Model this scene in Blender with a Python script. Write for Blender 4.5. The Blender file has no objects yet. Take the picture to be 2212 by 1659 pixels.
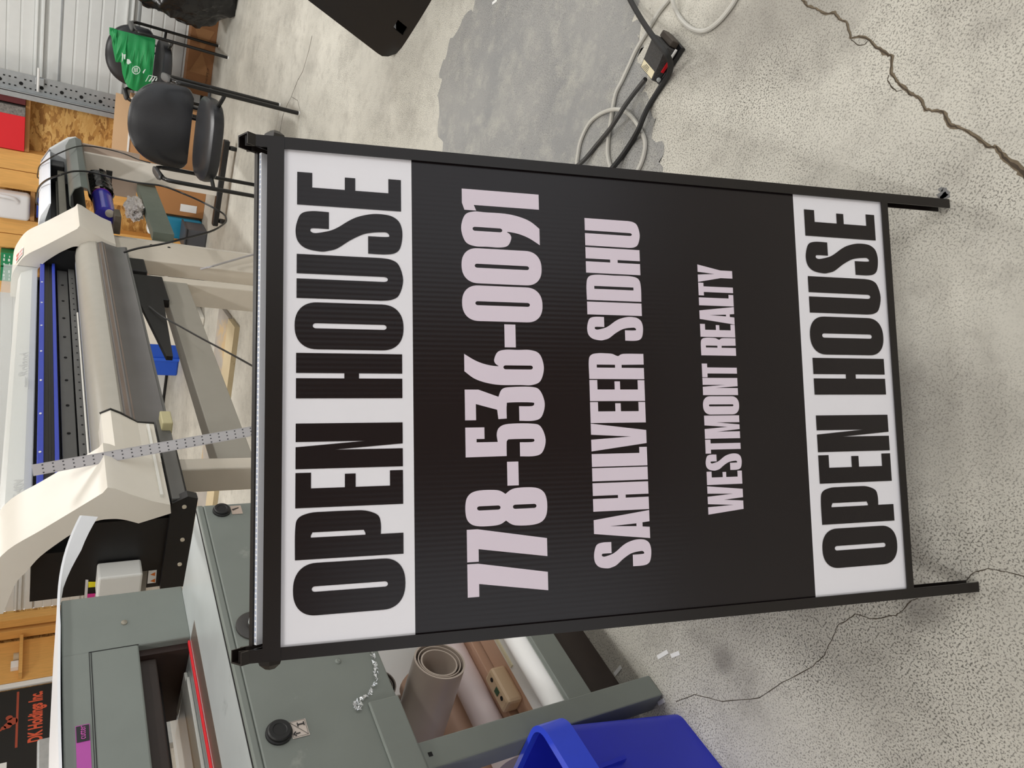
import bpy, bmesh, math, random
from mathutils import Vector, Matrix
random.seed(7)
SC = bpy.context.scene
COL = SC.collection
V = Vector
R_ = math.radians

# ------------------------------------------------------------------ camera
F = 1500.5                                   # focal length in pixels of the 2212 px wide frame
PITCH, ROLL, YAW = R_(34.8517), R_(-2.2394), R_(28.1198)
CAM = V((0.0, 0.0, 1.2145))
_Rz = Matrix.Rotation(YAW, 3, 'Z')
_B = Matrix(((1, 0, 0), (0, -math.sin(PITCH), math.cos(PITCH)), (0, -math.cos(PITCH), -math.sin(PITCH))))
_Rr = Matrix.Rotation(ROLL, 3, 'Z')
RC = _Rz @ _B @ _Rr                          # columns: right, down, forward of the phone held upright
cam_data = bpy.data.cameras.new('camera')
cam_data.sensor_width = 36.0
cam_data.lens = F / 2212.0 * 36.0
cam_data.clip_start = 0.05
cam_ob = bpy.data.objects.new('camera', cam_data)
COL.objects.link(cam_ob)
right, down, fwd = RC.col[0], RC.col[1], RC.col[2]
m = Matrix.Identity(4)                       # the phone lies on its side: world up points to the left of the frame
for i in range(3):
    m[i][0], m[i][1], m[i][2], m[i][3] = down[i], right[i], -fwd[i], CAM[i]
cam_ob.matrix_world = m
SC.camera = cam_ob

# ------------------------------------------------------------------ sky, lamps, exposure
SC.view_settings.view_transform = 'Standard'
SC.view_settings.look = 'None'
SC.view_settings.exposure = 0.0
SC.view_settings.gamma = 1.0
SC.view_settings.use_curve_mapping = False
world = bpy.data.worlds.new('world')
SC.world = world
world.use_nodes = True
bg = world.node_tree.nodes['Background']
bg.inputs['Color'].default_value = (0.93, 0.96, 1.0, 1)
bg.inputs['Strength'].default_value = 1.15
LAMP_W = 25.0
LAMPS = [(-0.6, -0.9, .85), (-0.6, 1.6, .85), (-0.6, 4.6, 1.7), (-3.4, 1.0, .9), (-3.4, 4.6, 1.9), (2.0, 0.4, .85), (2.0, 4.4, 1.6), (-5.8, 3.6, 1.4)]
CEIL = 3.3
SC.cycles.max_bounces = 8
SC.cycles.transparent_max_bounces = 8
SC.cycles.use_denoising = True

# ------------------------------------------------------------------ helpers
WM = {}                                      # object -> world matrix, as built


def ray(px, py):
    return RC @ V((829.5 - py, px - 1106.0, F))


def at(ax, c, px, py):
    """The point seen at pixel (px, py) on the plane where coordinate ax equals c."""
    r = ray(px, py)
    return CAM + r * ((c - CAM[ax]) / r[ax])


def fl(px, py, z=0.0):
    return at(2, z, px, py)


def lin(c):
    return c / 12.92 if c <= 0.04045 else ((c + 0.055) / 1.055) ** 2.4


def rgb(r, g, b):
    return (lin(r / 255), lin(g / 255), lin(b / 255), 1)


MATS = {}


def mat(name, col, rough=0.5, metal=0.0, var=0.05, scale=18.0, bump=0.0, bscale=60.0, spec=0.5, trans=0.0, alpha=1.0, stretch=None, dark=None, cover=0.62):
    if name in MATS:
        return MATS[name]
    mt = bpy.data.materials.new(name)
    mt.use_nodes = True
    nt = mt.node_tree
    N, Lk = nt.nodes, nt.links
    p = N['Principled BSDF']
    p.inputs['Roughness'].default_value = rough
    p.inputs['Metallic'].default_value = metal
    p.inputs['Specular IOR Level'].default_value = spec
    p.inputs['Transmission Weight'].default_value = trans
    p.inputs['Alpha'].default_value = alpha
    tc = N.new('ShaderNodeTexCoord')
    src = tc.outputs['Object']
    if stretch:
        mp = N.new('ShaderNodeMapping')
        mp.inputs['Scale'].default_value = stretch
        Lk.new(src, mp.inputs['Vector'])
        src = mp.outputs['Vector']
    no = N.new('ShaderNodeTexNoise')
    no.inputs['Scale'].default_value = scale
    no.inputs['Detail'].default_value = 6
    Lk.new(src, no.inputs['Vector'])
    mx = N.new('ShaderNodeMix')
    mx.data_type = 'RGBA'
    c1 = [max(0, c * (1 - var * 2)) for c in col[:3]] + [1]
    c2 = [min(1, c * (1 + var * 2)) for c in col[:3]] + [1]
    mx.inputs[6].default_value = c1
    mx.inputs[7].default_value = c2
    Lk.new(no.outputs['Fac'], mx.inputs[0])
    out = mx.outputs[2]
    if dark:
        n2 = N.new('ShaderNodeTexNoise')
        n2.inputs['Scale'].default_value = scale * 0.45
        n2.inputs['Detail'].default_value = 9
        n2.inputs['Roughness'].default_value = 0.7
        Lk.new(src, n2.inputs['Vector'])
        rp = N.new('ShaderNodeValToRGB')
        rp.color_ramp.elements[0].position = cover
        rp.color_ramp.elements[1].position = min(1, cover + 0.09)
        Lk.new(n2.outputs['Fac'], rp.inputs['Fac'])
        m2 = N.new('ShaderNodeMix')
        m2.data_type = 'RGBA'
        m2.inputs[7].default_value = dark
        Lk.new(rp.outputs['Color'], m2.inputs[0])
        Lk.new(out, m2.inputs[6])
        out = m2.outputs[2]
    Lk.new(out, p.inputs['Base Color'])
    if bump:
        nb = N.new('ShaderNodeTexNoise')
        nb.inputs['Scale'].default_value = bscale
        nb.inputs['Detail'].default_value = 4
        Lk.new(src, nb.inputs['Vector'])
        bp = N.new('ShaderNodeBump')
        bp.inputs['Strength'].default_value = bump
        bp.inputs['Distance'].default_value = 0.01
        Lk.new(nb.outputs['Fac'], bp.inputs['Height'])
        Lk.new(bp.outputs['Normal'], p.inputs['Normal'])
    MATS[name] = mt
    return mt


def clear_mat(name, tint, clear=0.8, rough=0.08):
    """Thin clear sheet: mostly see-through, the rest tinted plastic."""
    mt = mat(name, tint, rough=rough, var=0.01)
    nt = mt.node_tree
    p = nt.nodes['Principled BSDF']
    out = nt.nodes['Material Output']
    tr = nt.nodes.new('ShaderNodeBsdfTransparent')
    ms = nt.nodes.new('ShaderNodeMixShader')
    ms.inputs[0].default_value = clear
    nt.links.new(p.outputs[0], ms.inputs[1])
    nt.links.new(tr.outputs[0], ms.inputs[2])
    nt.links.new(ms.outputs[0], out.inputs['Surface'])
    return mt


class MB:
    """Collects shapes in world (or local) coordinates into one mesh."""

    def __init__(s):
        s.bm = bmesh.new()

    def quad(s, *pts):
        s.bm.faces.new([s.bm.verts.new(V(p)) for p in pts])
        return s

    def box(s, lo, hi, bev=0.0, M=None, seg=2):
        b = bmesh.new()
        bmesh.ops.create_cube(b, size=1)
        for v in b.verts:
            v.co = V([lo[i] + (v.co[i] + 0.5) * (hi[i] - lo[i]) for i in range(3)])
        if bev:
            bmesh.ops.bevel(b, geom=b.edges[:], offset=bev, segments=seg, affect='EDGES', profile=0.5)
        return s.take(b, M)

    def take(s, b, M=None):
        if M is not None:
            bmesh.ops.transform(b, matrix=M, verts=b.verts[:])
        me = bpy.data.meshes.new('tmp')
        b.to_mesh(me)
        b.free()
        s.bm.from_mesh(me)
        bpy.data.meshes.remove(me)
        return s

    def sweep(s, prof, o, a, b, d, ln, caps=True):
        """Extrude the closed 2D profile prof (along axes a, b from o) by ln along d."""
        o, a, b, d = V(o), V(a), V(b), V(d)
        n = len(prof)
        r0 = [s.bm.verts.new(o + a * x + b * y) for x, y in prof]
        r1 = [s.bm.verts.new(o + a * x + b * y + d * ln) for x, y in prof]
        for i in range(n):
            j = (i + 1) % n
            s.bm.faces.new((r0[i], r0[j], r1[j], r1[i]))
        if caps:
            s.bm.faces.new(r0[::-1])
            s.bm.faces.new(r1)
        return s

    def strip(s, prof, o, a, b, d, ln, th=0.003):
        """A bent sheet: open profile of thickness th, extruded by ln along d."""
        pts = [V((x, y)) for x, y in prof]
        off = []
        for i, p in enumerate(pts):
            t = (pts[min(i + 1, len(pts) - 1)] - pts[max(i - 1, 0)]).normalized()
            off.append(p + V((-t.y, t.x)) * th)
        return s.sweep([tuple(p) for p in pts] + [tuple(p) for p in off[::-1]], o, a, b, d, ln)

    def tube(s, pts, r, n=8, closed=False, caps=True):
        pts = [V(p) for p in pts]
        N = len(pts)
        rr = r if isinstance(r, (list, tuple)) else [r] * N
        up = None
        rings = []
        for i, p in enumerate(pts):
            if closed:
                t = (pts[(i + 1) % N] - pts[i - 1]).normalized()
            else:
                t = (pts[min(i + 1, N - 1)] - pts[max(i - 1, 0)]).normalized()
            if up is None:
                up = V((0, 0, 1)) if abs(t.z) < 0.9 else V((1, 0, 0))
            up = (up - t * up.dot(t))
            if up.length < 1e-6:
                up = t.orthogonal()
            up.normalize()
            sd = t.cross(up)
            rings.append([s.bm.verts.new(p + (up * math.cos(k * 2 * math.pi / n) + sd * math.sin(k * 2 * math.pi / n)) * rr[i]) for k in range(n)])
        for i in range(N if closed else N - 1):
            A, B = rings[i], rings[(i + 1) % N]
            for k in range(n):
                s.bm.faces.new((A[k], A[(k + 1) % n], B[(k + 1) % n], B[k]))
        if caps and not closed:
            s.bm.faces.new(rings[0][::-1])
            s.bm.faces.new(rings[-1])
        return s

    def cyl(s, a, b, r, n=20, r2=None):
        return s.tube([a, b], [r, r if r2 is None else r2], n)

    def lathe(s, o, ax, prof, n=24):
        """Revolve (radius, height) pairs round the axis ax through o."""
        o, ax = V(o), V(ax).normalized()
        u = ax.orthogonal().normalized()
        w = ax.cross(u)
        rings = []
        for r, h in prof:
            if r < 1e-6:
                rings.append([s.bm.verts.new(o + ax * h)])
            else:
                rings.append([s.bm.verts.new(o + ax * h + (u * math.cos(k * 2 * math.pi / n) + w * math.sin(k * 2 * math.pi / n)) * r) for k in range(n)])
        for A, B in zip(rings, rings[1:]):
            for k in range(n):
                a0, a1 = A[k % len(A)], A[(k + 1) % len(A)]
                b0, b1 = B[k % len(B)], B[(k + 1) % len(B)]
                f = [a0]
                for x in (a1, b1, b0):
                    if x not in f:
                        f.append(x)
                if len(f) > 2:
                    s.bm.faces.new(f)
        return s

    def grid(s, fn, nu, nv, th=0.0):
        g = [[V(fn(i / nu, j / nv)) for j in range(nv + 1)] for i in range(nu + 1)]
        vs = [[s.bm.verts.new(p) for p in row] for row in g]
        for i in range(nu):
            for j in range(nv):
                s.bm.faces.new((vs[i][j], vs[i + 1][j], vs[i + 1][j + 1], vs[i][j + 1]))
        return s

    def mesh(s, me, M):
        k = len(s.bm.verts)
        s.bm.from_mesh(me)
        s.bm.verts.ensure_lookup_table()
        for v in s.bm.verts[k:]:
            v.co = M @ v.co
        return s


def obj(name, mb, material, parent=None, local=False, smooth=False, recalc=True):
    if recalc:
        bmesh.ops.recalc_face_normals(mb.bm, faces=mb.bm.faces[:])
    me = bpy.data.meshes.new(name)
    if parent is not None and not local:
        bmesh.ops.transform(mb.bm, matrix=WM[parent].inverted(), verts=mb.bm.verts[:])
    mb.bm.to_mesh(me)
    mb.bm.free()
    for k in (material if isinstance(material, (list, tuple)) else [material]):
        me.materials.append(k)
    if smooth:
        me.polygons.foreach_set('use_smooth', [True] * len(me.polygons))
        me.set_sharp_from_angle(angle=R_(38))
    o = bpy.data.objects.new(name, me)
    COL.objects.link(o)
    if parent is not None:
        o.parent = parent
        WM[o] = WM[parent]
    else:
        WM[o] = Matrix.Identity(4)
    return o


def tag(o, label, cat, group=None, kind=None):
    o['label'] = label
    if cat:
        o['category'] = cat
    if group:
        o['group'] = group
    if kind:
        o['kind'] = kind
    return o


def thing(name, label, cat, loc=(0, 0, 0), rz=0.0, group=None):
    o = bpy.data.objects.new(name, None)
    COL.objects.link(o)
    o.empty_display_size = 0.05
    o.location = loc
    o.rotation_euler = (0, 0, rz)
    WM[o] = Matrix.Translation(V(loc)) @ Matrix.Rotation(rz, 4, 'Z')
    return tag(o, label, cat, group)


def single(name, mb, material, label, cat, group=None, smooth=False):
    """A thing that is one mesh, its origin moved to the middle of its base."""
    xs = [v.co.copy() for v in mb.bm.verts]
    lo = V([min(p[i] for p in xs) for i in range(3)])
    hi = V([max(p[i] for p in xs) for i in range(3)])
    c = V(((lo.x + hi.x) / 2, (lo.y + hi.y) / 2, lo.z))
    for v in mb.bm.verts:
        v.co -= c
    o = obj(name, mb, material, smooth=smooth)
    o.location = c
    WM[o] = Matrix.Translation(c)
    return tag(o, label, cat, group)


def struct(name, mb, material, parent=None, smooth=False, label=None):
    o = obj(name, mb, material, parent, smooth=smooth)
    if parent is None:
        o['kind'] = 'structure'
    if label:
        o['label'] = label
    return o


def frame(o, x, y):
    """Matrix that lays the XY plane out at o along x and y."""
    x, y = V(x).normalized(), V(y).normalized()
    z = x.cross(y)
    M = Matrix.Identity(4)
    for i in range(3):
        M[i][0], M[i][1], M[i][2], M[i][3] = x[i], y[i], z[i], o[i]
    return M


def flat_mesh(loops):
    """Triangulated flat mesh of closed outlines; an inner outline cuts a hole."""
    cu = bpy.data.curves.new('outline', 'CURVE')
    cu.dimensions = '2D'
    cu.fill_mode = 'BOTH'
    for lp in loops:
        sp = cu.splines.new('POLY')
        sp.points.add(len(lp) - 1)
        for q, (x, y) in zip(sp.points, lp):
            q.co = (x, y, 0, 1)
        sp.use_cyclic_u = True
    ob = bpy.data.objects.new('outline', cu)
    COL.objects.link(ob)
    me = bpy.data.meshes.new_from_object(ob.evaluated_get(bpy.context.evaluated_depsgraph_get()))
    bpy.data.objects.remove(ob)
    bpy.data.curves.remove(cu)
    return me


def text_mesh(body, size, align='LEFT', sx=1.0, bold=0.0):
    cu = bpy.data.curves.new('text', 'FONT')
    cu.body = body
    cu.size = size
    cu.align_x = align
    cu.fill_mode = 'FRONT'
    cu.offset = bold
    ob = bpy.data.objects.new('text', cu)
    COL.objects.link(ob)
    me = bpy.data.meshes.new_from_object(ob.evaluated_get(bpy.context.evaluated_depsgraph_get()))
    bpy.data.objects.remove(ob)
    bpy.data.curves.remove(cu)
    for v in me.vertices:
        v.co.x *= sx
    return me


def smooth_line(pts, k=6, closed=False):
    pts = [V(p) for p in pts]
    n = len(pts)
    out = []
    for i in range(n if closed else n - 1):
        p0 = pts[(i - 1) % n] if closed or i > 0 else pts[0]
        p1, p2 = pts[i], pts[(i + 1) % n]
        p3 = pts[(i + 2) % n] if closed or i + 2 < n else pts[-1]
        for j in range(k):
            t = j / k
            out.append(0.5 * ((2 * p1) + (p2 - p0) * t + (2 * p0 - 5 * p1 + 4 * p2 - p3) * t * t + (3 * p1 - p0 - 3 * p2 + p3) * t ** 3))
    if not closed:
        out.append(pts[-1])
    return out


# ------------------------------------------------------------------ materials
def concrete(name, c_light, c_mid, c_dark, speck, sp_amt, spots=(), stain=(0, 0, 0, 1)):
    mt = bpy.data.materials.new(name)
    mt.use_nodes = True
    nt = mt.node_tree
    N, Lk = nt.nodes, nt.links
    p = N['Principled BSDF']
    p.inputs['Roughness'].default_value = 0.72
    p.inputs['Specular IOR Level'].default_value = 0.3
    tc = N.new('ShaderNodeTexCoord')

    def noise(sc, det, ro=0.6):
        n = N.new('ShaderNodeTexNoise')
        n.inputs['Scale'].default_value = sc
        n.inputs['Detail'].default_value = det
        n.inputs['Roughness'].default_value = ro
        Lk.new(tc.outputs['Object'], n.inputs['Vector'])
        return n.outputs['Fac']

    def ramp(src, a, b):
        r = N.new('ShaderNodeValToRGB')
        r.color_ramp.elements[0].position = a
        r.color_ramp.elements[1].position = b
        Lk.new(src, r.inputs['Fac'])
        return r.outputs['Color']

    def mixc(fac, a, b):
        x = N.new('ShaderNodeMix')
        x.data_type = 'RGBA'
        Lk.new(fac, x.inputs[0]) if not isinstance(fac, float) else setattr(x.inputs[0], 'default_value', fac)
        for v, s in ((a, 6), (b, 7)):
            if isinstance(v, tuple):
                x.inputs[s].default_value = v
            else:
                Lk.new(v, x.inputs[s])
        return x.outputs[2]

    def mul(a, b):
        x = N.new('ShaderNodeMath')
        x.operation = 'MULTIPLY'
        for v, s in ((a, 0), (b, 1)):
            if isinstance(v, float):
                x.inputs[s].default_value = v
            else:
                Lk.new(v, x.inputs[s])
        return x.outputs[0]

    c = mixc(ramp(noise(2.2, 8), 0.32, 0.66), c_light, c_mid)
    c = mixc(mul(ramp(noise(4.5, 9, 0.7), 0.52, 0.74), 0.75), c, c_dark)
    zone = ramp(noise(1.3, 4), 0.36, 0.62)
    c = mixc(mul(ramp(noise(14, 7, 0.75), 0.5, 0.72), 0.55), c, c_dark)
    fine = ramp(noise(300, 2, 0.6), 0.52, 0.6)
    c = mixc(mul(mul(fine, zone), sp_amt), c, speck)
    fine2 = ramp(noise(150, 6, 0.9), 0.56, 0.63)
    c = mixc(mul(mul(fine2, ramp(noise(2.6, 5), 0.4, 0.62)), sp_amt * 0.75), c, speck)
    for (sx, sy, sr, sa) in spots:
        vm = N.new('ShaderNodeVectorMath')
        vm.operation = 'DISTANCE'
        nz = N.new('ShaderNodeTexNoise')
        nz.inputs['Scale'].default_value = 9
        Lk.new(tc.outputs['Object'], nz.inputs['Vector'])
        ad = N.new('ShaderNodeVectorMath')
        ad.operation = 'MULTIPLY_ADD'
        ad.inputs[1].default_value = (sr * .9, sr * .9, 0)
        Lk.new(nz.outputs['Color'], ad.inputs[0])
        Lk.new(tc.outputs['Object'], ad.inputs[2])
        Lk.new(ad.outputs[0], vm.inputs[0])
        vm.inputs[1].default_value = (sx + sr * .45, sy + sr * .45, 0)
        rs = N.new('ShaderNodeMapRange')
        rs.inputs[1].default_value = sr * 1.25
        rs.inputs[2].default_value = sr * .45
        rs.inputs[3].default_value = 0.0
        rs.inputs[4].default_value = sa
        Lk.new(vm.outputs['Value'], rs.inputs[0])
        c = mixc(rs.outputs[0], c, stain)
    pit = N.new('ShaderNodeTexVoronoi')
    pit.inputs['Scale'].default_value = 38
    Lk.new(tc.outputs['Object'], pit.inputs['Vector'])
    pr = N.new('ShaderNodeValToRGB')
    pr.color_ramp.elements[0].position = 0.05
    pr.color_ramp.elements[0].color = (1, 1, 1, 1)
    pr.color_ramp.elements[1].position = 0.10
    pr.color_ramp.elements[1].color = (0, 0, 0, 1)
    Lk.new(pit.outputs['Distance'], pr.inputs['Fac'])
    c = mixc(mul(mul(pr.outputs['Color'], ramp(noise(3.7, 3), 0.5, 0.62)), 0.75), c, speck)
    Lk.new(c, p.inputs['Base Color'])
    bp = N.new('ShaderNodeBump')
    bp.inputs['Strength'].default_value = 0.25
    bp.inputs['Distance'].default_value = 0.002
    Lk.new(noise(180, 5, 0.7), bp.inputs['Height'])
    Lk.new(bp.outputs['Normal'], p.inputs['Normal'])
    MATS[name] = mt
    return mt


def osb_mat():
    mt = bpy.data.materials.new('osb_board')
    mt.use_nodes = True
    nt = mt.node_tree
    N, Lk = nt.nodes, nt.links
    p = N['Principled BSDF']
    p.inputs['Roughness'].default_value = 0.7
    tc = N.new('ShaderNodeTexCoord')
    mp = N.new('ShaderNodeMapping')
    mp.inputs['Scale'].default_value = (1.0, 1.0, 2.6)
    Lk.new(tc.outputs['Object'], mp.inputs['Vector'])
    nz = N.new('ShaderNodeTexNoise')
    nz.inputs['Scale'].default_value = 5
    nz.inputs['Detail'].default_value = 6
    Lk.new(mp.outputs['Vector'], nz.inputs['Vector'])
    ad = N.new('ShaderNodeMix')
    ad.data_type = 'RGBA'
    ad.inputs[0].default_value = 0.35
    Lk.new(mp.outputs['Vector'], ad.inputs[6])
    Lk.new(nz.outputs['Color'], ad.inputs[7])
    vo = N.new('ShaderNodeTexVoronoi')
    vo.inputs['Scale'].default_value = 22
    vo.inputs['Randomness'].default_value = 1
    Lk.new(ad.outputs[2], vo.inputs['Vector'])
    rp = N.new('ShaderNodeValToRGB')
    e = rp.color_ramp.elements
    e[0].position, e[0].color = 0.0, rgb(150, 104, 48)
    e[1].position, e[1].color = 1.0, rgb(222, 182, 112)
    e2 = e.new(0.45)
    e2.color = rgb(198, 150, 80)
    sp = N.new('ShaderNodeSeparateColor')
    Lk.new(vo.outputs['Color'], sp.inputs['Color'])
    Lk.new(sp.outputs[0], rp.inputs['Fac'])
    Lk.new(rp.outputs['Color'], p.inputs['Base Color'])
    MATS['osb'] = mt
    return mt


M_floor = concrete('floor_concrete', rgb(214, 211, 200), rgb(192, 189, 179), rgb(158, 154, 146), rgb(88, 85, 78), 0.85,
                   ((-.65, .49, .07, .55), (-.55, .33, .045, .6), (.31, 1.08, .16, .5), (.20, 1.20, .11, .3), (-.86, .60, .10, .35), (-.93, .56, .03, .6), (-.26, .46, .13, .35), (-.86, .75, .08, .35), (-.30, .62, .10, .3), (-.22, .80, .09, .3)), rgb(122, 118, 112))
M_patch = concrete('grey_floor_coat', rgb(164, 163, 159), rgb(140, 141, 141), rgb(190, 188, 178), rgb(92, 92, 92), 0.7)
M_osb = osb_mat()
M_wood = mat('stud_wood', rgb(226, 172, 96), 0.65, var=0.1, scale=9, stretch=(8, 8, 0.8))
M_wood_dark = mat('shelf_wood', rgb(196, 146, 88), 0.7, var=0.15, scale=9, stretch=(0.8, 8, 8))
M_door = mat('white_steel_door', rgb(226, 228, 226), 0.4, var=0.02)
M_galv = mat('galvanized_steel', rgb(176, 180, 182), 0.42, 0.55, var=0.08, scale=30)
M_black = mat('black_paint', rgb(25, 20, 18), 0.3, var=0.05, spec=.4)
M_blackpl = mat('black_plastic', rgb(24, 24, 25), 0.42, var=0.06)
M_hole = mat('dark_hole', rgb(10, 10, 10), 0.8)
M_rubber = mat('black_rubber', rgb(28, 28, 28), 0.6)
M_white_print = mat('white_print', rgb(240, 238, 242), 0.3, var=0.01)
M_lilac = mat('pale_lilac_print', rgb(226, 214, 226), 0.32, var=0.01)
M_coro = mat('white_corrugated_plastic', rgb(238, 240, 244), 0.35, var=0.01)
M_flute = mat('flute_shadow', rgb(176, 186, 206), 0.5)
M_beige = mat('printer_white', rgb(232, 226, 214), 0.42, var=0.015)
M_beige2 = mat('stand_beige', rgb(208, 200, 186), 0.45, var=0.02)
M_lid = mat('lid_white', rgb(236, 235, 228), 0.4, var=0.01)
M_blue = mat('blue_anodized', rgb(52, 70, 178), 0.35, var=0.04)
M_greyrail = mat('grey_rail', rgb(104, 104, 102), 0.4, 0.3, var=0.05)
M_platen = mat('platen_grey', rgb(168, 164, 154), 0.32, var=0.04)
M_apron = mat('apron_grey', rgb(100, 98, 97), 0.35, var=0.1, scale=6)
M_machine = mat('machine_grey_green', rgb(122, 128, 122), 0.42, var=0.05, scale=9, dark=rgb(150, 154, 146), cover=0.62)
M_steel = mat('worn_steel', rgb(206, 212, 212), 0.32, 0.25, var=0.08, scale=7, stretch=(1, 1, 1), dark=rgb(150, 156, 158), cover=0.6)
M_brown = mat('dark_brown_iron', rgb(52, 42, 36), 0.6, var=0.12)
M_card = mat('cardboard', rgb(190, 144, 100), 0.75, var=0.04, scale=5)
M_card2 = mat('pale_cardboard', rgb(214, 178, 140), 0.75, var=0.03, scale=5)
M_cardd = mat('brown_cardboard', rgb(150, 104, 66), 0.75, var=0.05, scale=5)
M_vinyl = mat('black_vinyl', rgb(42, 43, 46), 0.36, var=0.04, bump=0.08, bscale=300)
M_tube = mat('black_tube', rgb(20, 20, 20), 0.3)
M_armpad = mat('grey_arm_pad', rgb(74, 74, 74), 0.4)
M_paper = mat('white_paper', rgb(240, 240, 238), 0.6, var=0.01)
M_kraft = mat('kraft_tube', rgb(196, 160, 136), 0.55, var=0.04, scale=6)
M_greyroll = mat('grey_film', rgb(186, 172, 160), 0.35, var=0.05, scale=5)


def label_mat(name, r, g, b, rough=0.45):
    return mat(name, rgb(r, g, b), rough, var=0.01)


M_red = label_mat('red_print', 222, 34, 44)
M_orange = label_mat('orange_print', 222, 92, 60)
M_text = label_mat('dark_print', 40, 38, 38)
M_greytext = label_mat('grey_print', 196, 194, 190)

# ------------------------------------------------------------------ setting: floor
X0, X1, Y0, YW = -7.3, 4.2, -3.6, 7.03
floor = struct('floor', MB().box((X0 - 0.2, Y0, -0.1), (X1, YW + 0.3, 0.0)), M_floor)


def ribbon(pix, wid, z, jit=0.0, k=4):
    """A crack laid along floor points; wid in metres at each point."""
    P = [fl(x, y, z) for x, y in pix]
    out, ws = [], []
    for i in range(len(P) - 1):
        for j in range(k):
            t = j / k
            q = P[i].lerp(P[i + 1], t)
            q += V((random.uniform(-jit, jit), random.uniform(-jit, jit), 0))
            out.append(q)
            ws.append((wid[i] * (1 - t) + wid[i + 1] * t) * random.uniform(0.6, 1.3))
    out.append(P[-1])
    ws.append(wid[-1])
    mb = MB()
    prev = None
    for i, q in enumerate(out):
        t = (out[min(i + 1, len(out) - 1)] - out[max(i - 1, 0)]).normalized()
        s = V((-t.y, t.x, 0)) * ws[i] * 0.5
        cur = (mb.bm.verts.new(q + s), mb.bm.verts.new(q - s))
        if prev:
            mb.bm.faces.new((prev[0], prev[1], cur[1], cur[0]))
        prev = cur
    return mb


M_crack = mat('crack_fill', rgb(112, 100, 82), 0.9, var=0.25, scale=60)
M_crackd = mat('crack_dark', rgb(70, 60, 48), 0.9, var=0.25, scale=80)
zz = lambda pts, ox, oy, s: [(ox + x * s, oy + y * s) for x, y in pts]
main = zz([(300, -60), (335, 0), (375, 50), (440, 70), (510, 115), (600, 110), (640, 160), (700, 180), (740, 320), (800, 310), (880, 325), (960, 400), (1050, 460), (1090, 480), (1080, 620), (1150, 710), (1240, 790), (1330, 840), (1370, 930), (1440, 945), (1530, 950), (1570, 1060), (1680, 1090), (1800, 1160), (1900, 1240), (1980, 1250), (2060, 1350), (2180, 1440), (2240, 1530)], 1650, 0, 0.2541)
wm = [0.003, 0.004, 0.005, 0.004, 0.004, 0.006, 0.004, 0.004, 0.004, 0.004, 0.005, 0.007, 0.007, 0.006, 0.005, 0.006, 0.006, 0.005, 0.005, 0.004, 0.007, 0.008, 0.005, 0.006, 0.006, 0.005, 0.009, 0.015, 0.006]
struct('crack', ribbon(main, wm, 0.0006, 0.0012), M_crack, floor)
struct('crack', ribbon([(x - 1.2, y + 1.0) for x, y in main], [w * 0.35 for w in wm], 0.0009, 0.0014), M_crackd, floor)
side = zz([(740, 335), (800, 385), (855, 380), (880, 350)], 1650, 0, 0.2541)
struct('crack', ribbon(side, [0.0015] * 4, 0.0007, 0.0005), M_crackd, floor)
side = zz([(1060, 640), (1050, 680), (1090, 745), (1130, 775), (1170, 770)], 1650, 0, 0.2541)
struct('crack', ribbon(side, [0.001, 0.0015, 0.0018, 0.0015, 0.001], 0.0007, 0.0006), M_crackd, floor)
low = zz([(690, 570), (640, 590), (590, 650), (550, 680), (480, 690), (400, 705), (320, 680), (290, 670), (240, 710), (180, 740), (150, 810), (110, 890), (90, 940), (40, 980)], 1750, 1100, 0.337) + [(1755, 1440), (1690, 1475), (1640, 1508), (1560, 1515), (1500, 1500), (1460, 1516)]
struct('crack', ribbon(low, [0.0014] * len(low), 0.0006, 0.0008), M_crackd, floor)
low2 = zz([(1000, 455), (1040, 410), (1090, 395), (1140, 380), (1250, 400), (1371, 430), (1420, 450)], 1750, 1100, 0.337)
struct('crack', ribbon(low2, [0.0012] * len(low2), 0.0006, 0.0005), M_crackd, floor)
up = zz([(715, 285), (690, 400), (640, 570), (600, 640), (550, 770), (510, 850), (480, 930), (455, 1070), (440, 1180)], 480, 0, 0.2713)
struct('crack', ribbon(up, [0.004] * len(up), 0.0006, 0.001), M_crackd, floor)
up = zz([(550, 770), (600, 800), (625, 900)], 480, 0, 0.2713)
struct('crack', ribbon(up, [0.002] * 3, 0.0006, 0.001), M_crackd, floor)
# the grey coat: a rounded patch of older floor paint
pp = [(0.62, 2.36), (0.42, 2.40), (0.188, 2.418), (0.122, 2.485), (0.006, 2.548), (-0.106, 2.537), (-0.212, 2.482), (-0.322, 2.37), (-0.40, 2.2), (-0.44, 2.0), (-0.43, 1.75), (-0.37, 1.5), (-0.28, 1.33), (-0.18, 1.255), (-0.09, 1.265), (-0.017, 1.326), (0.063, 1.418), (0.15, 1.489), (0.189, 1.522), (0.259, 1.574), (0.45, 1.66), (0.66, 1.8), (0.76, 2.05), (0.72, 2.26)]
pp = [p for p in smooth_line([(x, y, 0) for x, y in pp], 8, True)]
pm = MB()
pm.mesh(flat_mesh([[(p.x + random.uniform(-.004, .004) + .012 * math.sin(i * 1.3), p.y + random.uniform(-.004, .004) + .012 * math.sin(i * .9)) for i, p in enumerate(pp)]]), Matrix.Translation((0, 0, 0.0003)))
struct('paint_patch', pm, M_patch, floor)
bl = MB()
for (px, py, r) in [(2038, 418, .009), (2042, 424, .007), (2033, 409, .004)]:
    c = fl(px, py)
    bl.mesh(flat_mesh([[(c.x + math.cos(k * .5236) * r * random.uniform(.6, 1.3), c.y + math.sin(k * .5236) * r * random.uniform(.6, 1.3)) for k in range(12)]]), Matrix.Translation((0, 0, 0.0005)))
struct('paint_drop', bl, label_mat('grey_drop', 108, 108, 108), floor)

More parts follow.
